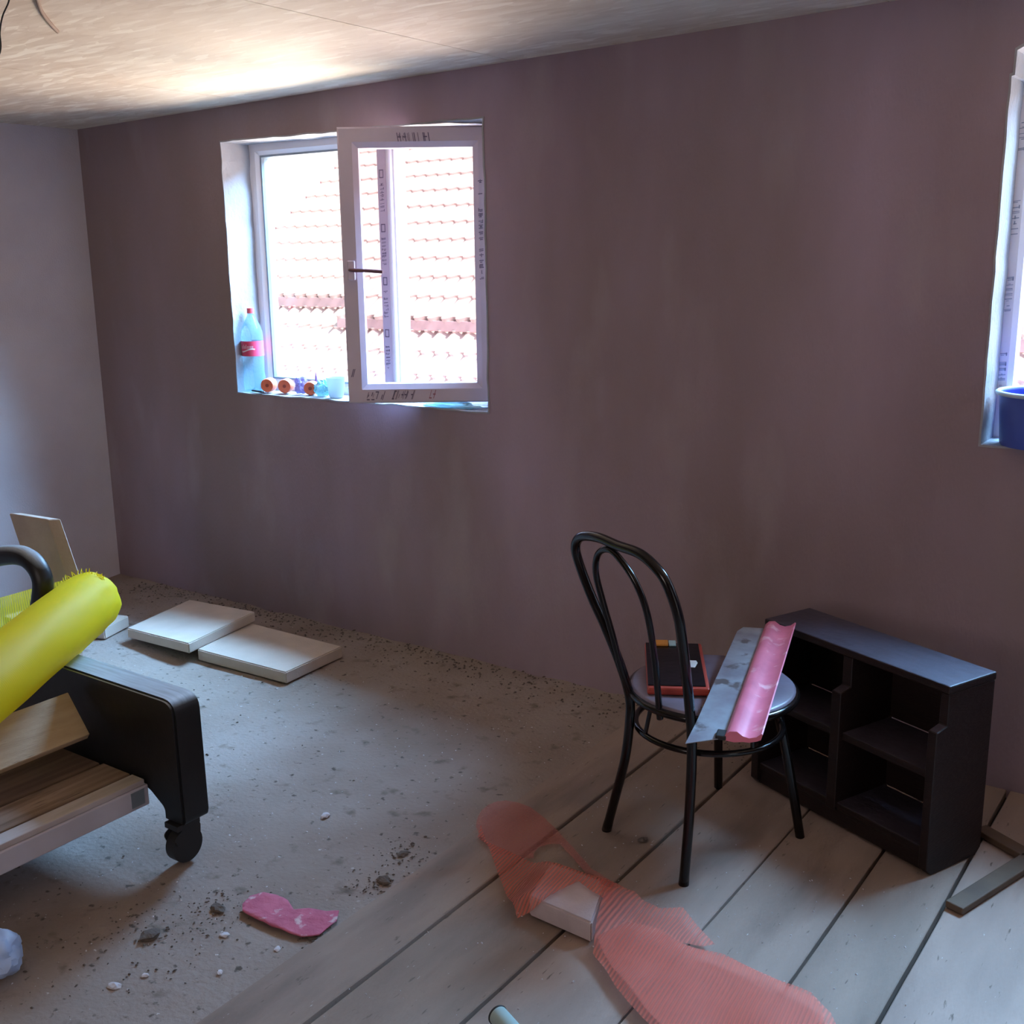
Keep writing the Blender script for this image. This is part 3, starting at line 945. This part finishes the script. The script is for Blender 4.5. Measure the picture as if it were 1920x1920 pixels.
mesh_obj('white_sticker', bm, white_m, cs)
box('orange_tab', (-0.066, 0.128, 0.0236), (-0.024, 0.166, 0.030), mat('amber_plastic', (0.75, 0.33, 0.06), 0.5), cs, bev=0.002)
box('blue_tab', (-0.022, 0.128, 0.0236), (-0.002, 0.166, 0.029), mat('pale_cyan', (0.42, 0.66, 0.76), 0.4), cs, bev=0.002)
pp = sheet('paper_sheet', [(-1.185, 2.72), (-1.145, 2.700), (-1.055, 2.45), (-1.075, 2.36), (-1.098, 2.345), (-1.135, 2.50)], lambda x, y: SZ + 0.002 + 0.006 * abs(noise.noise(Vector((x * 18, y * 18, 2)))), paper_m, None, step=0.015, thick=0.0008)
tag(pp, 'crumpled grey-brown paper between the case and the trowel on the seat', 'paper')

# wide facade spatula: steel blade and pink extruded grip
tb, tt = Vector((-0.926, 2.205, 0.470)), Vector((-1.105, 2.865, 0.512))
ax = (tt - tb).normalized()
side = ax.cross(Vector((0, 0, 1))).normalized()      # towards +x
up = side.cross(ax).normalized()
tr = root('wide_trowel', tb, 0, 'wide steel spatula with long pink grip resting across the chair seat', 'trowel')
Ti = Matrix.Translation(tb).inverted()
prof = [(-0.040, -0.006), (-0.040, 0.008), (-0.030, 0.018), (-0.014, 0.020), (0.0, 0.010), (0.014, 0.007), (0.030, 0.012), (0.041, 0.022), (0.044, 0.020), (0.040, 0.006), (0.030, 0.001), (0.014, -0.004), (0.0, -0.004), (-0.020, -0.008)]
bm = bmesh.new()
n = 14
L_ = (tt - tb).length
rings = []
for k in range(n + 1):
    c = tb + ax * (L_ * k / n)
    rings.append([bm.verts.new(c + side * u + up * v) for u, v in prof])
for A, B in zip(rings, rings[1:]):
    for i in range(len(prof)): bm.faces.new((A[i], A[(i + 1) % len(prof)], B[(i + 1) % len(prof)], B[i]))
bm.faces.new(rings[0]); bm.faces.new(rings[-1])
o = mesh_obj('grip', bm, pink_plastic, None, auto=50); o.parent = tr; o.matrix_parent_inverse = Ti
bm = bmesh.new()
bl = [tb + side * -0.030 + ax * 0.010, tb + ax * -0.012 + side * -0.070, tb + side * -0.122 - ax * 0.045, tb + side * -0.118 + ax * 0.06, tt + side * -0.112 - ax * 0.045, tt + side * -0.100 - ax * 0.012, tt + side * -0.03 - ax * 0.004]
for p in bl: p += up * -0.004
A = [bm.verts.new(p) for p in bl]; B = [bm.verts.new(p + up * 0.0015) for p in bl]
bm.faces.new(A); bm.faces.new(B)
for i in range(len(bl)): bm.faces.new((A[i], A[(i + 1) % len(bl)], B[(i + 1) % len(bl)], B[i]))
o = mesh_obj('blade', bm, steel, None); o.parent = tr; o.matrix_parent_inverse = Ti

bm = bmesh.new()
Mx = Matrix((( side.x, ax.x, up.x, tb.x), (side.y, ax.y, up.y, tb.y), (side.z, ax.z, up.z, tb.z), (0, 0, 0, 1)))
box_into(bm, (-0.062, -0.004, -0.006), (-0.038, 0.030, 0.006), 0.003, Mx)
o = mesh_obj('end_clip', bm, dark_rubber, None); o.parent = tr; o.matrix_parent_inverse = Ti

# ---------------------------------------------------------------- dark open cabinet
ang_c = math.radians(157.0 - 180.0)
cb = root('dark_cabinet', (-0.612, 2.650, 0.006), ang_c, 'dark brown four-compartment cabinet standing against the window wall behind the chair', 'cabinet')
# local frame: x from 0 (right end) to -W (left end), y into depth
CW, CH, CD = 0.625, 0.505, 0.215
def cbox(name, lo, hi, bev=0.004, p=None): return box(name, lo, hi, brown_dark, p or cb, bev=bev)
def stepped(name, x0, x1, foot=0.0):
    bm = bmesh.new()
    P = [(0.0, foot), (0.0, CH - 0.115), (0.038, CH - 0.105), (0.038, CH - 0.022), (CD, CH - 0.022), (CD, foot)]
    if foot == 0.0: P = [(0.02, 0.0), (0.0, 0.02)] + P[1:-1] + [(CD, 0.02), (CD - 0.02, 0.0)]
    A = [bm.verts.new((x0, y, z)) for y, z in P]
    B = [bm.verts.new((x1, y, z)) for y, z in P]
    bm.faces.new(A); bm.faces.new(B)
    for i in range(len(P)): bm.faces.new((A[i], A[(i + 1) % len(P)], B[(i + 1) % len(P)], B[i]))
    bmesh.ops.recalc_face_normals(bm, faces=bm.faces)
    bmesh.ops.bevel(bm, geom=bm.edges[:], offset=0.002, segments=1, affect='EDGES')
    return mesh_obj(name, bm, brown_dark, cb)
stepped('side_panel', -0.026, 0.0)
stepped('side_panel', -CW, -CW + 0.026)
stepped('divider', -0.335, -0.303, foot=0.05)
cbox('top_panel', (-CW - 0.002, 0.034, CH - 0.022), (0.002, CD + 0.002, CH))
cbox('shelf', (-0.303, 0.012, 0.255), (-0.026, CD - 0.012, 0.277))
cbox('shelf', (-CW + 0.026, 0.012, 0.255), (-0.335, CD - 0.012, 0.277))
cbox('bottom_panel', (-CW + 0.026, 0.008, 0.05), (-0.026, CD - 0.012, 0.072))
cbox('plinth', (-CW + 0.026, 0.014, 0.004), (-0.026, 0.034, 0.05))
# back boards, with gaps through which floor and wall show
cbox('back_board', (-CW + 0.026, CD - 0.010, 0.277), (-0.026, CD - 0.002, CH - 0.022), 0.001)
cbox('back_board', (-0.303, CD - 0.010, 0.072), (-0.105, CD - 0.002, 0.255), 0.001)
cbox('back_board', (-CW + 0.026, CD - 0.010, 0.072), (-0.385, CD - 0.002, 0.255), 0.001)
cbox('back_board', (-0.105, CD - 0.010, 0.072), (-0.026, CD - 0.002, 0.120), 0.001)
cbox('back_board', (-0.105, CD - 0.010, 0.205), (-0.026, CD - 0.002, 0.255), 0.001)
cbox('back_board', (-0.385, CD - 0.010, 0.072), (-0.335, CD - 0.002, 0.125), 0.001)
cbox('back_board', (-0.385, CD - 0.010, 0.190), (-0.335, CD - 0.002, 0.255), 0.001)

# dark wooden corner piece lying on the floor at the right
cf = root('wooden_corner_frame', (-0.43, 2.90, 0.008), 0, 'dark L-shaped wooden frame corner lying on floorboards right of the cabinet', 'frame')
def bar_pts(name, a, b, w, h, m, parent, inv, z=0.008, taper=1.0):
    a, b = Vector((*a, 0)), Vector((*b, 0))
    d = (b - a); L_ = d.length; d.normalize()
    M = Matrix.Translation((a.x, a.y, z)) @ Matrix.Rotation(math.atan2(d.y, d.x), 4, 'Z')
    bm = bmesh.new()
    box_into(bm, (0, -w / 2, 0), (L_, w / 2, h), 0.003, M)
    o = mesh_obj(name, bm, m, parent)
    o.matrix_parent_inverse = inv
    return o
Fi = Matrix.Translation(cf.location).inverted()
wd = mat('dark_old_lath', (0.12, 0.075, 0.045), 0.75, var=(0.07, 0.04, 0.025), scale=6, stretch=(1, 1, 1))
bar_pts('frame_bar', (-0.516, 2.535), (-0.405, 2.885), 0.046, 0.018, wd, cf, Fi)
bar_pts('frame_bar', (-0.400, 2.870), (-0.553, 2.958), 0.044, 0.018, wd, cf, Fi)

# ---------------------------------------------------------------- foam slabs by the wall
def slab(name, corners, z0s, t, label):
    """corners: 4 (x,y) bottom; z0s: bottom heights"""
    bm = bmesh.new()
    A = [bm.verts.new((x, y, z)) for (x, y), z in zip(corners, z0s)]
    B = [bm.verts.new((x, y, z + t)) for (x, y), z in zip(corners, z0s)]
    bm.faces.new(A); bm.faces.new(B)
    for i in range(4): bm.faces.new((A[i], A[(i + 1) % 4], B[(i + 1) % 4], B[i]))
    bmesh.ops.recalc_face_normals(bm, faces=bm.faces)
    bmesh.ops.bevel(bm, geom=bm.edges[:], offset=0.004, segments=2, affect='EDGES')
    o = mesh_obj(name, bm, foam, None, auto=40)
    return tag(o, label, 'foam board', 'cream foam slabs on the floor by the wall')
slab('foam_slab', [(-3.83, 2.655), (-3.408, 2.630), (-3.462, 3.022), (-3.892, 3.03)], [0.020, 0.043, 0.056, 0.033], 0.042, 'left cream foam slab, tilted with one edge on its neighbour')
slab('foam_slab', [(-3.412, 2.672), (-2.934, 2.688), (-2.954, 3.010), (-3.49, 3.010)], [0.002] * 4, 0.046, 'right cream foam slab lying flat under the edge of another')
slab('foam_slab', [(-4.18, 2.54), (-3.935, 2.620), (-3.99, 2.78), (-4.24, 2.70)], [0.002] * 4, 0.050, 'small pale foam piece mostly hidden behind the yellow net roll')

# ---------------------------------------------------------------- wheeled black base with boards
bd = root('wheeled_base', (-2.24, 1.66, 0), 0, 'black end panel on casters carrying a pale platform, at left', 'bed frame')
Bi = Matrix.Translation(bd.location).inverted()
def on_bed(o, p=None):
    if p is None:
        o.parent = bd; o.matrix_parent_inverse = Bi
    return o
# end panel: outline in XZ with rounded corners and stub legs, extruded in y
def rounded(P, r, seg=5):
    out = []
    n = len(P)
    for i in range(n):
        a, b, c = Vector(P[i - 1]), Vector(P[i]), Vector(P[(i + 1) % n])
        rr = r[i] if isinstance(r, (list, tuple)) else r
        if rr <= 0: out.append(tuple(b)); continue
        d1, d2 = (a - b).normalized(), (c - b).normalized()
        p1, p2 = b + d1 * rr, b + d2 * rr
        for k in range(seg + 1):
            t = k / seg
            out.append(tuple((p1 * (1 - t) + b * t) * (1 - t) + (b * (1 - t) + p2 * t) * t))
    return out
P = rounded([(-2.206, 0.118), (-2.210, 0.462), (-3.30, 0.462), (-3.30, 0.118), (-3.20, 0.118), (-3.20, 0.19), (-2.345, 0.19), (-2.285, 0.150), (-2.285, 0.118)], [0.02, 0.045, 0.045, 0.02, 0.01, 0.02, 0.02, 0.01, 0.008])
bm = bmesh.new()
Y0, Y1 = 1.642, 1.728
A = [bm.verts.new((x, Y0, z)) for x, z in P]
B = [bm.verts.new((x, Y1, z)) for x, z in P]
bm.faces.new(A); bm.faces.new(B)
side_faces = [bm.faces.new((A[i], A[(i + 1) % len(P)], B[(i + 1) % len(P)], B[i])) for i in range(len(P))]
bmesh.ops.recalc_face_normals(bm, faces=bm.faces)
es = [e for e in bm.edges if len({round(v.co.y, 4) for v in e.verts}) == 1]
bmesh.ops.bevel(bm, geom=es, offset=0.006, segments=2, affect='EDGES')
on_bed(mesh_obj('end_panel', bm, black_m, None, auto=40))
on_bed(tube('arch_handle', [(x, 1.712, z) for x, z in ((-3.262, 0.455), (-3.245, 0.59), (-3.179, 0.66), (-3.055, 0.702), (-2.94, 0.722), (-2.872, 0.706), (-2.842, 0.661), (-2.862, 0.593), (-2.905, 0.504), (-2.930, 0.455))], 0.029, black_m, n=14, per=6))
def caster(x, y):
    bm = bmesh.new()
    cyl_into(bm, (x, y, 0.050), 0.047, 0.047, -0.016, 0.016, 28, 'X')
    on_bed(mesh_obj('caster_wheel', bm, dark_rubber, None, auto=40))
    bm = bmesh.new()
    P = rounded([(-0.034, 0.0), (0.036, 0.0), (0.040, 0.045), (0.010, 0.058), (-0.046, 0.030)], 0.012)
    for s in (-0.023, 0.019):
        A = [bm.verts.new((x + s, y + a, 0.058 + b)) for a, b in P]
        B = [bm.verts.new((x + s + 0.004, y + a, 0.058 + b)) for a, b in P]
        bm.faces.new(A); bm.faces.new(B)
        for i in range(len(P)): bm.faces.new((A[i], A[(i + 1) % len(P)], B[(i + 1) % len(P)], B[i]))
    box_into(bm, (x - 0.026, y - 0.036, 0.104), (x + 0.026, y + 0.036, 0.119))
    on_bed(mesh_obj('caster_fork', bm, dark_rubber, None))
caster(-2.247, 1.668)
caster(-3.25, 1.668)
on_bed(box('platform', (-3.24, 0.20, 0.148), (-2.338, 1.640, 0.206), slab_m, bev=0.004))
on_bed(box('corner_bracket', (-2.3382, 1.585, 0.158), (-2.3365, 1.625, 0.200), mat('dull_bracket', (0.38, 0.44, 0.48), 0.4, metal=0.6), bev=0))

def plank(label, x0, x1, y0, y1, z0, z1, m, tilt=0.0, rz=0.0, name='plank', group=None):
    bm = bmesh.new()
    box_into(bm, (-(x1 - x0) / 2, -(y1 - y0) / 2, 0), ((x1 - x0) / 2, (y1 - y0) / 2, z1 - z0), 0.002)
    o = mesh_obj(name, bm, m)
    o.location = ((x0 + x1) / 2, (y0 + y1) / 2, z0)
    o.rotation_euler = (0, tilt, rz)
    return tag(o, label, 'board', group)
# boards laid along the platform, and a pine board propped on edge above them
plank('narrow pale board along the outer edge of the platform', -2.392, -2.342, 0.25, 1.632, 0.2065, 0.222, mat('whitish_board', (0.52, 0.46, 0.45), 0.8, var=(0.40, 0.34, 0.32), scale=4, stretch=(8, 1, 8)))
plank('weathered brown board lying on the platform next to the narrow pale board', -2.510, -2.396, 0.25, 1.628, 0.2065, 0.224, old_wood)
plank('darker brown board lying on the platform under the pine plank', -2.700, -2.516, 0.25, 1.620, 0.2065, 0.226, mat('darker_board', (0.20, 0.125, 0.08), 0.8, var=(0.12, 0.07, 0.045), scale=3, stretch=(14, 1, 14), bump=0.3, bscale=30))
plank('short wooden block holding up the pine plank on the platform', -2.668, -2.560, 0.5, 0.9, 0.2265, 0.312, old_wood, name='wooden_block')
bm = bmesh.new()
pa, pb = Vector((-2.505, 0.25, 0.318)), Vector((-2.515, 1.600, 0.318))
w_ = Vector((-0.100, 0.012, 0.092)); tn = Vector((-0.012, 0, -0.016))
A = [bm.verts.new(p) for p in (pa, pb, pb + w_, pa + w_)]
B = [bm.verts.new(p + tn) for p in (pa, pb, pb + w_, pa + w_)]
bm.faces.new(A); bm.faces.new(B)
for i in range(4): bm.faces.new((A[i], A[(i + 1) % 4], B[(i + 1) % 4], B[i]))
bmesh.ops.recalc_face_normals(bm, faces=bm.faces)
bmesh.ops.bevel(bm, geom=bm.edges[:], offset=0.0015, segments=1, affect='EDGES')
tag(mesh_obj('plank', bm, pine), 'clean pine plank propped at a slant above the platform', 'board')

# upright leaning board behind
bm = bmesh.new()
ft_, tp_ = Vector((-3.414, 2.2, 0.252)), Vector((-3.578, 2.2, 0.648))
wv_ = Vector((-0.245, 0, -0.008))
dk = Vector((0.034, 0.030, 0))
pts = [ft_, tp_, tp_ + wv_, ft_ + Vector((-0.255, 0, 0.0))]
A = [bm.verts.new(p) for p in pts]; B = [bm.verts.new(p + dk) for p in pts]
bm.faces.new(A); bm.faces.new(B)
for i in range(4): bm.faces.new((A[i], A[(i + 1) % 4], B[(i + 1) % 4], B[i]))
bmesh.ops.recalc_face_normals(bm, faces=bm.faces)
bmesh.ops.bevel(bm, geom=bm.edges[:], offset=0.003, segments=1, affect='EDGES')
tag(mesh_obj('leaning_board', bm, mat('brown_pine', (0.44, 0.33, 0.27), 0.8, var=(0.36, 0.26, 0.21), scale=5, bump=0.3, bscale=50)), 'thick upright wooden board leaning behind the yellow net roll', 'board')

plank('rough wooden block on the floor under the upright leaning board', -3.86, -3.70, 2.15, 2.36, 0.004, 0.250, old_wood, name='wooden_block')

# yellow netting roll lying over the end panel
yr = root('net_roll', (-2.87, 1.89, 0.56), 0, 'big roll of yellow plastic netting lying across the black panel', 'net')
Yi = Matrix.Translation(yr.location).inverted()
e1, e0 = Vector((-2.885, 1.915, 0.560)), Vector((-2.20, 0.905, 0.560))
axv = (e1 - e0)
bm = bmesh.new()
n, K = 40, 46
ux = axv.normalized().cross(Vector((0, 0, 1))).normalized()
uz = Vector((0, 0, 1))
rings = []
prof_r = []
for k in range(K + 1):
    t = k / K
    r = 0.093
    if t > 0.93: r = 0.093 * math.sqrt(max(0.0, 1 - ((t - 0.93) / 0.075) ** 2)) * 1.0
    c = e0 + axv * t
    ring = []
    for i in range(n):
        a = 2 * math.pi * i / n
        rr = r * (1 + 0.035 * noise.noise(Vector((math.cos(a) * 1.4, math.sin(a) * 1.4, t * 6))))
        if t > 0.86: rr *= 1 + 0.06 * noise.noise(Vector((math.cos(a) * 3.5, math.sin(a) * 3.5, t * 22)))
        ring.append(bm.verts.new(c + ux * math.cos(a) * rr + uz * math.sin(a) * rr * 0.97))
    rings.append(ring)
for A, B in zip(rings, rings[1:]):
    for i in range(n): bm.faces.new((A[i], A[(i + 1) % n], B[(i + 1) % n], B[i]))
bm.faces.new(rings[0]); bm.faces.new(rings[-1])
o = mesh_obj('rolled_net', bm, net_yellow, None, smooth=True); o.parent = yr; o.matrix_parent_inverse = Yi
# loose end of the netting, hanging behind the black panel
bm = bmesh.new()
top = spline([(-2.800, 1.875, 0.648), (-2.865, 1.865, 0.640), (-2.985, 1.85, 0.602), (-3.10, 1.85, 0.566), (-3.325, 1.85, 0.493), (-3.60, 1.85, 0.41)], 8)
g = []
for k, p in enumerate(top):
    row = []
    for i in range(11):
        q = i / 10
        row.append(bm.verts.new(p + Vector((0.03 * q, 0.012 * math.sin(k * 0.5 + q * 3) * q, -min(0.24, 0.07 + 0.012 * k) * q))))
    g.append(row)
for A, B in zip(g, g[1:]):
    for i in range(10): bm.faces.new((A[i], A[i + 1], B[i + 1], B[i]))
o = mesh_obj('loose_net_flap', bm, net_yellow_thin, None, smooth=True); o.parent = yr; o.matrix_parent_inverse = Yi
# ragged frill at the end of the roll
bm = bmesh.new()
rnd = random.Random(3)
for k in range(18):
    a = 1.0 + k * 0.09
    c = e1 - axv.normalized() * 0.085
    p = c + ux * math.cos(a) * 0.093 + uz * math.sin(a) * 0.091
    d = (ux * math.cos(a) + uz * math.sin(a)) * rnd.uniform(0.006, 0.016) + axv.normalized() * rnd.uniform(-0.01, 0.02)
    tube_into(bm, [p, p + d * 0.6, p + d], [0.0016, 0.0014, 0.0008], 5)
o = mesh_obj('net_frill', bm, net_yellow, None); o.parent = yr; o.matrix_parent_inverse = Yi

# ---------------------------------------------------------------- orange net and pale block on the floorboards
Zf = 0.008
bk = bmesh.new()
pts = [(-1.345, 1.955), (-1.165, 1.945), (-1.225, 2.112), (-1.385, 2.108)]
A = [bk.verts.new((x, y, Zf)) for x, y in pts]; B = [bk.verts.new((x, y, Zf + 0.052)) for x, y in pts]
bk.faces.new(A); bk.faces.new(B)
for i in range(4): bk.faces.new((A[i], A[(i + 1) % 4], B[(i + 1) % 4], B[i]))
bmesh.ops.recalc_face_normals(bk, faces=bk.faces)
bmesh.ops.bevel(bk, geom=bk.edges[:], offset=0.004, segments=2, affect='EDGES')
tag(mesh_obj('pale_block', bk, mat('pale_block', (0.56, 0.47, 0.48), 0.9, var=(0.46, 0.38, 0.385), scale=12, bump=0.4, bscale=120, bdist=0.003), None, auto=40), 'pale pinkish block half wrapped in orange netting on the floorboards', 'block')
def over_block(x, y):
    # smooth height over the block, resting on it
    d = max(abs((x + 1.275) * 0.99 + (y - 2.03) * 0.15) - 0.085, abs(y - 2.03) - 0.075, 0)
    return max(0.0, 1 - d / 0.07) ** 1.2
nt_ = root('orange_net', (-1.1, 2.0, 0.008), 0, 'orange-red mesh sack lying crumpled over the floorboards beside the chair', 'net')
Ni = Matrix.Translation(nt_.location).inverted()
def net_piece(name, poly, zf, m, step=0.018):
    o = sheet(name, poly, zf, m, None, step=step, jig=0.0015)
    o.parent = nt_; o.matrix_parent_inverse = Ni
    return o
rip = lambda x, y, s, a: a * noise.noise(Vector((x * s, y * s, 4)))
net_piece('net_loop', [(-1.58, 2.131), (-1.650, 2.175), (-1.700, 2.215), (-1.728, 2.262), (-1.742, 2.300), (-1.746, 2.335), (-1.735, 2.365), (-1.714, 2.383), (-1.678, 2.392), (-1.636, 2.390), (-1.570, 2.362), (-1.504, 2.325), (-1.419, 2.271), (-1.324, 2.209), (-1.247, 2.185), (-1.225, 2.150), (-1.29, 2.160), (-1.31, 2.173), (-1.391, 2.226), (-1.459, 2.268), (-1.482, 2.252), (-1.495, 2.22), (-1.490, 2.190), (-1.477, 2.168), (-1.50, 2.150), (-1.531, 2.148)],
          lambda x, y: 0.0125 + 0.004 * abs(rip(x, y, 9, 1)) + 0.05 * over_block(x, y), net_orange_thin)
net_piece('net_lobe', [(-1.688, 2.222), (-1.655, 2.165), (-1.53, 2.150), (-1.46, 2.142), (-1.393, 2.160), (-1.278, 2.153), (-1.200, 2.138), (-1.176, 2.035), (-1.225, 2.045), (-1.274, 2.064), (-1.290, 2.00), (-1.300, 1.953), (-1.320, 1.925), (-1.345, 1.904), (-1.50, 2.045), (-1.61, 2.148)],
          lambda x, y: 0.018 + 0.006 * abs(rip(x, y, 12, 1)) + 0.050 * over_block(x, y), net_orange_mid)
net_piece('net_body', [(-1.295, 2.162), (-1.222, 2.167), (-1.144, 2.140), (-1.091, 2.135), (-1.049, 2.172), (-0.985, 2.125), (-0.922, 2.078), (-0.940, 2.055), (-0.985, 2.035), (-0.905, 2.045), (-0.870, 2.050), (-0.80, 2.040), (-0.727, 2.028), (-0.668, 2.026), (-0.625, 1.994), (-0.560, 1.90), (-0.620, 1.72), (-0.80, 1.69), (-0.889, 1.745), (-0.935, 1.765), (-0.987, 1.795), (-1.030, 1.822), (-1.069, 1.852), (-1.132, 1.895), (-1.165, 1.965), (-1.195, 2.05)],
          lambda x, y: 0.013 + 0.010 * (1 + rip(x, y, 10, 1)) + 0.045 * over_block(x, y), net_orange)
net_piece('net_fold', [(-1.140, 1.925), (-1.120, 2.030), (-1.045, 2.050), (-0.960, 2.020), (-0.883, 2.034), (-0.727, 2.016), (-0.672, 2.012), (-0.640, 1.985), (-0.59, 1.89), (-0.63, 1.75), (-0.80, 1.71), (-0.93, 1.775), (-1.06, 1.86)],
          lambda x, y: 0.036 + 0.012 * rip(x, y, 8, 1) + 0.02 * over_block(x, y), net_orange_mid)

# ---------------------------------------------------------------- pink rag, caps and scraps on the floor
rg = sheet('pink_rag', [(-1.950, 1.600), (-1.962, 1.635), (-1.945, 1.665), (-1.905, 1.676), (-1.868, 1.673), (-1.830, 1.655), (-1.80, 1.676), (-1.760, 1.694), (-1.735, 1.712), (-1.712, 1.680), (-1.706, 1.615), (-1.735, 1.588), (-1.775, 1.582), (-1.826, 1.578), (-1.893, 1.578), (-1.930, 1.582)],
           lambda x, y: 0.008 + 0.008 * abs(noise.noise(Vector((x * 22, y * 22, 1)))) , rag_m, None, step=0.012, thick=0.003)
tag(rg, 'dusty pink rag lying on the floor by the first floorboard', 'rag')
cp = root('tape_tube', (-1.156, 1.590, 0.006), 1.15, 'pale green tube with black rim lying at the bottom edge of the picture', 'tube')
bm = bmesh.new(); cyl_into(bm, (0.0, 0, 0.022), 0.020, 0.020, -0.045, 0.030, 28, 'Y')
mesh_obj('tube_body', bm, mat('pale_green', (0.38, 0.50, 0.48), 0.5), cp, auto=40)
bm = bmesh.new(); tube_into(bm, [(0.019 * math.cos(a), 0.031, 0.022 + 0.019 * math.sin(a)) for a in [2 * math.pi * i / 28 for i in range(28)]], 0.0028, 8, True)
mesh_obj('tube_rim', bm, dark_rubber, cp, smooth=True)
crumple('plastic_bag', (-2.215, 1.115, 0.004), 0.070, 0.060, 0.048, mat('pale_blue_bag', (0.45, 0.58, 0.85), 0.4), 'pale blue plastic bag at the lower left edge of the picture', 'bag', 6, 0.25)

def clod(name, x, y, z, s, m, label, cat, group, seed, flat=0.5):
    bm = bmesh.new()
    bmesh.ops.create_icosphere(bm, subdivisions=2, radius=1)
    for v in bm.verts:
        v.co *= 1 + 0.45 * noise.noise(v.co * 1.8 + Vector((seed, seed * 2, 0)))
        v.co = Vector((v.co.x * s, v.co.y * s * 0.7, max(-0.3, v.co.z) * s * flat))
    o = mesh_obj(name, bm, m, None)
    o.location = (x, y, z + s * flat * 0.28)
    o.rotation_euler = (0, 0, seed * 1.7)
    return tag(o, label, cat, group)
chips = [(-2.107, 2.046, 0.016, 'white chip on the floor right of the caster'), (-1.954, 1.238, 0.016, 'white chip lying alone near the bottom left'),
         (-1.757, 1.532, 0.010, None), (-1.90, 1.50, 0.012, 'white chip just left below the pink rag'), (-1.80, 1.40, 0.009, None), (-1.93, 1.30, 0.009, None), (-1.70, 1.95, 0.009, None)]
for i, (x, y, s, lb) in enumerate(chips):
    clod('plaster_chip', x, y, 0.0, s, chip_m, lb or {2: 'tiny white plaster chip just below the pink rag', 4: 'tiny white plaster chip between the rag and the first floorboard', 5: 'tiny white plaster chip in open floor below the dark clods', 6: 'tiny white plaster chip near the tip of the orange net'}[i], 'debris', 'white plaster chips', i + 1, 0.4)
for i, (x, y, s, lb, z) in enumerate([(-1.290, 2.416, 0.016, 'dark dirt clod on the floorboards between two chair legs', 0.006), (-1.745, 1.885, 0.022, 'dark dirt clod against the edge of the first floorboard', 0.0),
                       (-1.79, 2.01, 0.016, 'dark dirt clod on the dusty floor near the orange net', 0.0), (-2.00, 1.565, 0.022, 'dark dirt clod just left of the pink rag', 0.0), (-2.045, 1.40, 0.028, 'largest dark dirt clod on the floor below the wheeled base', 0.0),
                       (-1.725, 1.61, 0.016, 'dark dirt clod at the right end of the pink rag', 0.0)]):
    clod('dirt_clod', x, y, z, s, dirt_m, lb, 'debris', 'dark dirt clods', i + 21, 0.35)
# countless crumbs: one object
bm = bmesh.new()
rnd = random.Random(11)
def crumb(x, y, z, s):
    vs = bmesh.ops.create_cone(bm, cap_ends=True, segments=5, radius1=s, radius2=s * 0.4, depth=s * 0.7)['verts']
    M = Matrix.Translation((x, y, z + s * 0.3)) @ Matrix.Rotation(rnd.uniform(0, 6), 4, 'Z') @ Matrix.Diagonal((rnd.uniform(0.7, 1.8), rnd.uniform(0.6, 1), 1, 1))
    bmesh.ops.transform(bm, matrix=M, verts=vs)
for i in range(900):
    x = rnd.uniform(-4.5, -0.75); y = YW - abs(rnd.gauss(0, 0.10)) - 0.01
    crumb(x, y, 0.002 + max(0, 0.22 - (YW - y)) * 0.03, rnd.uniform(0.002, 0.006)) if not (x > -1.25 and x < -0.4) else None
for i in range(700):
    cx_, cy_, sg = rnd.choice([(-2.0, 1.55, 0.05), (-2.06, 1.41, 0.07), (-1.79, 2.0, 0.05), (-2.0, 1.3, 0.2), (-1.75, 1.87, 0.04), (-1.71, 1.63, 0.03), (-3.2, 2.4, 0.4), (-1.28, 3.1, 0.06)])
    x, y = rnd.gauss(cx_, sg), rnd.gauss(cy_, sg)
    if x > -1.71 and x < -1.69: continue
    crumb(x, y, 0.004 if x > -1.7 else 0.0, rnd.uniform(0.001, 0.004)) if not (x > -1.25 and y > 2.6) else None
o = mesh_obj('dirt_crumbs', bm, dirt_m); tag(o, 'dark crumbs of dirt scattered over the floor and along the wall', 'debris', kind='stuff')
bm = bmesh.new()
for i in range(900):
    x, y = rnd.uniform(-3.2, -0.5), rnd.uniform(1.0, 2.9)
    if x > -1.25 and y > 2.55: continue
    crumb(x, y, 0.005 if x > -1.7 else 0.0, rnd.uniform(0.0008, 0.0028))
o = mesh_obj('plaster_crumbs', bm, chip_m); tag(o, 'pale plaster crumbs sprinkled over the floorboards and dusty floor', 'debris', kind='stuff')
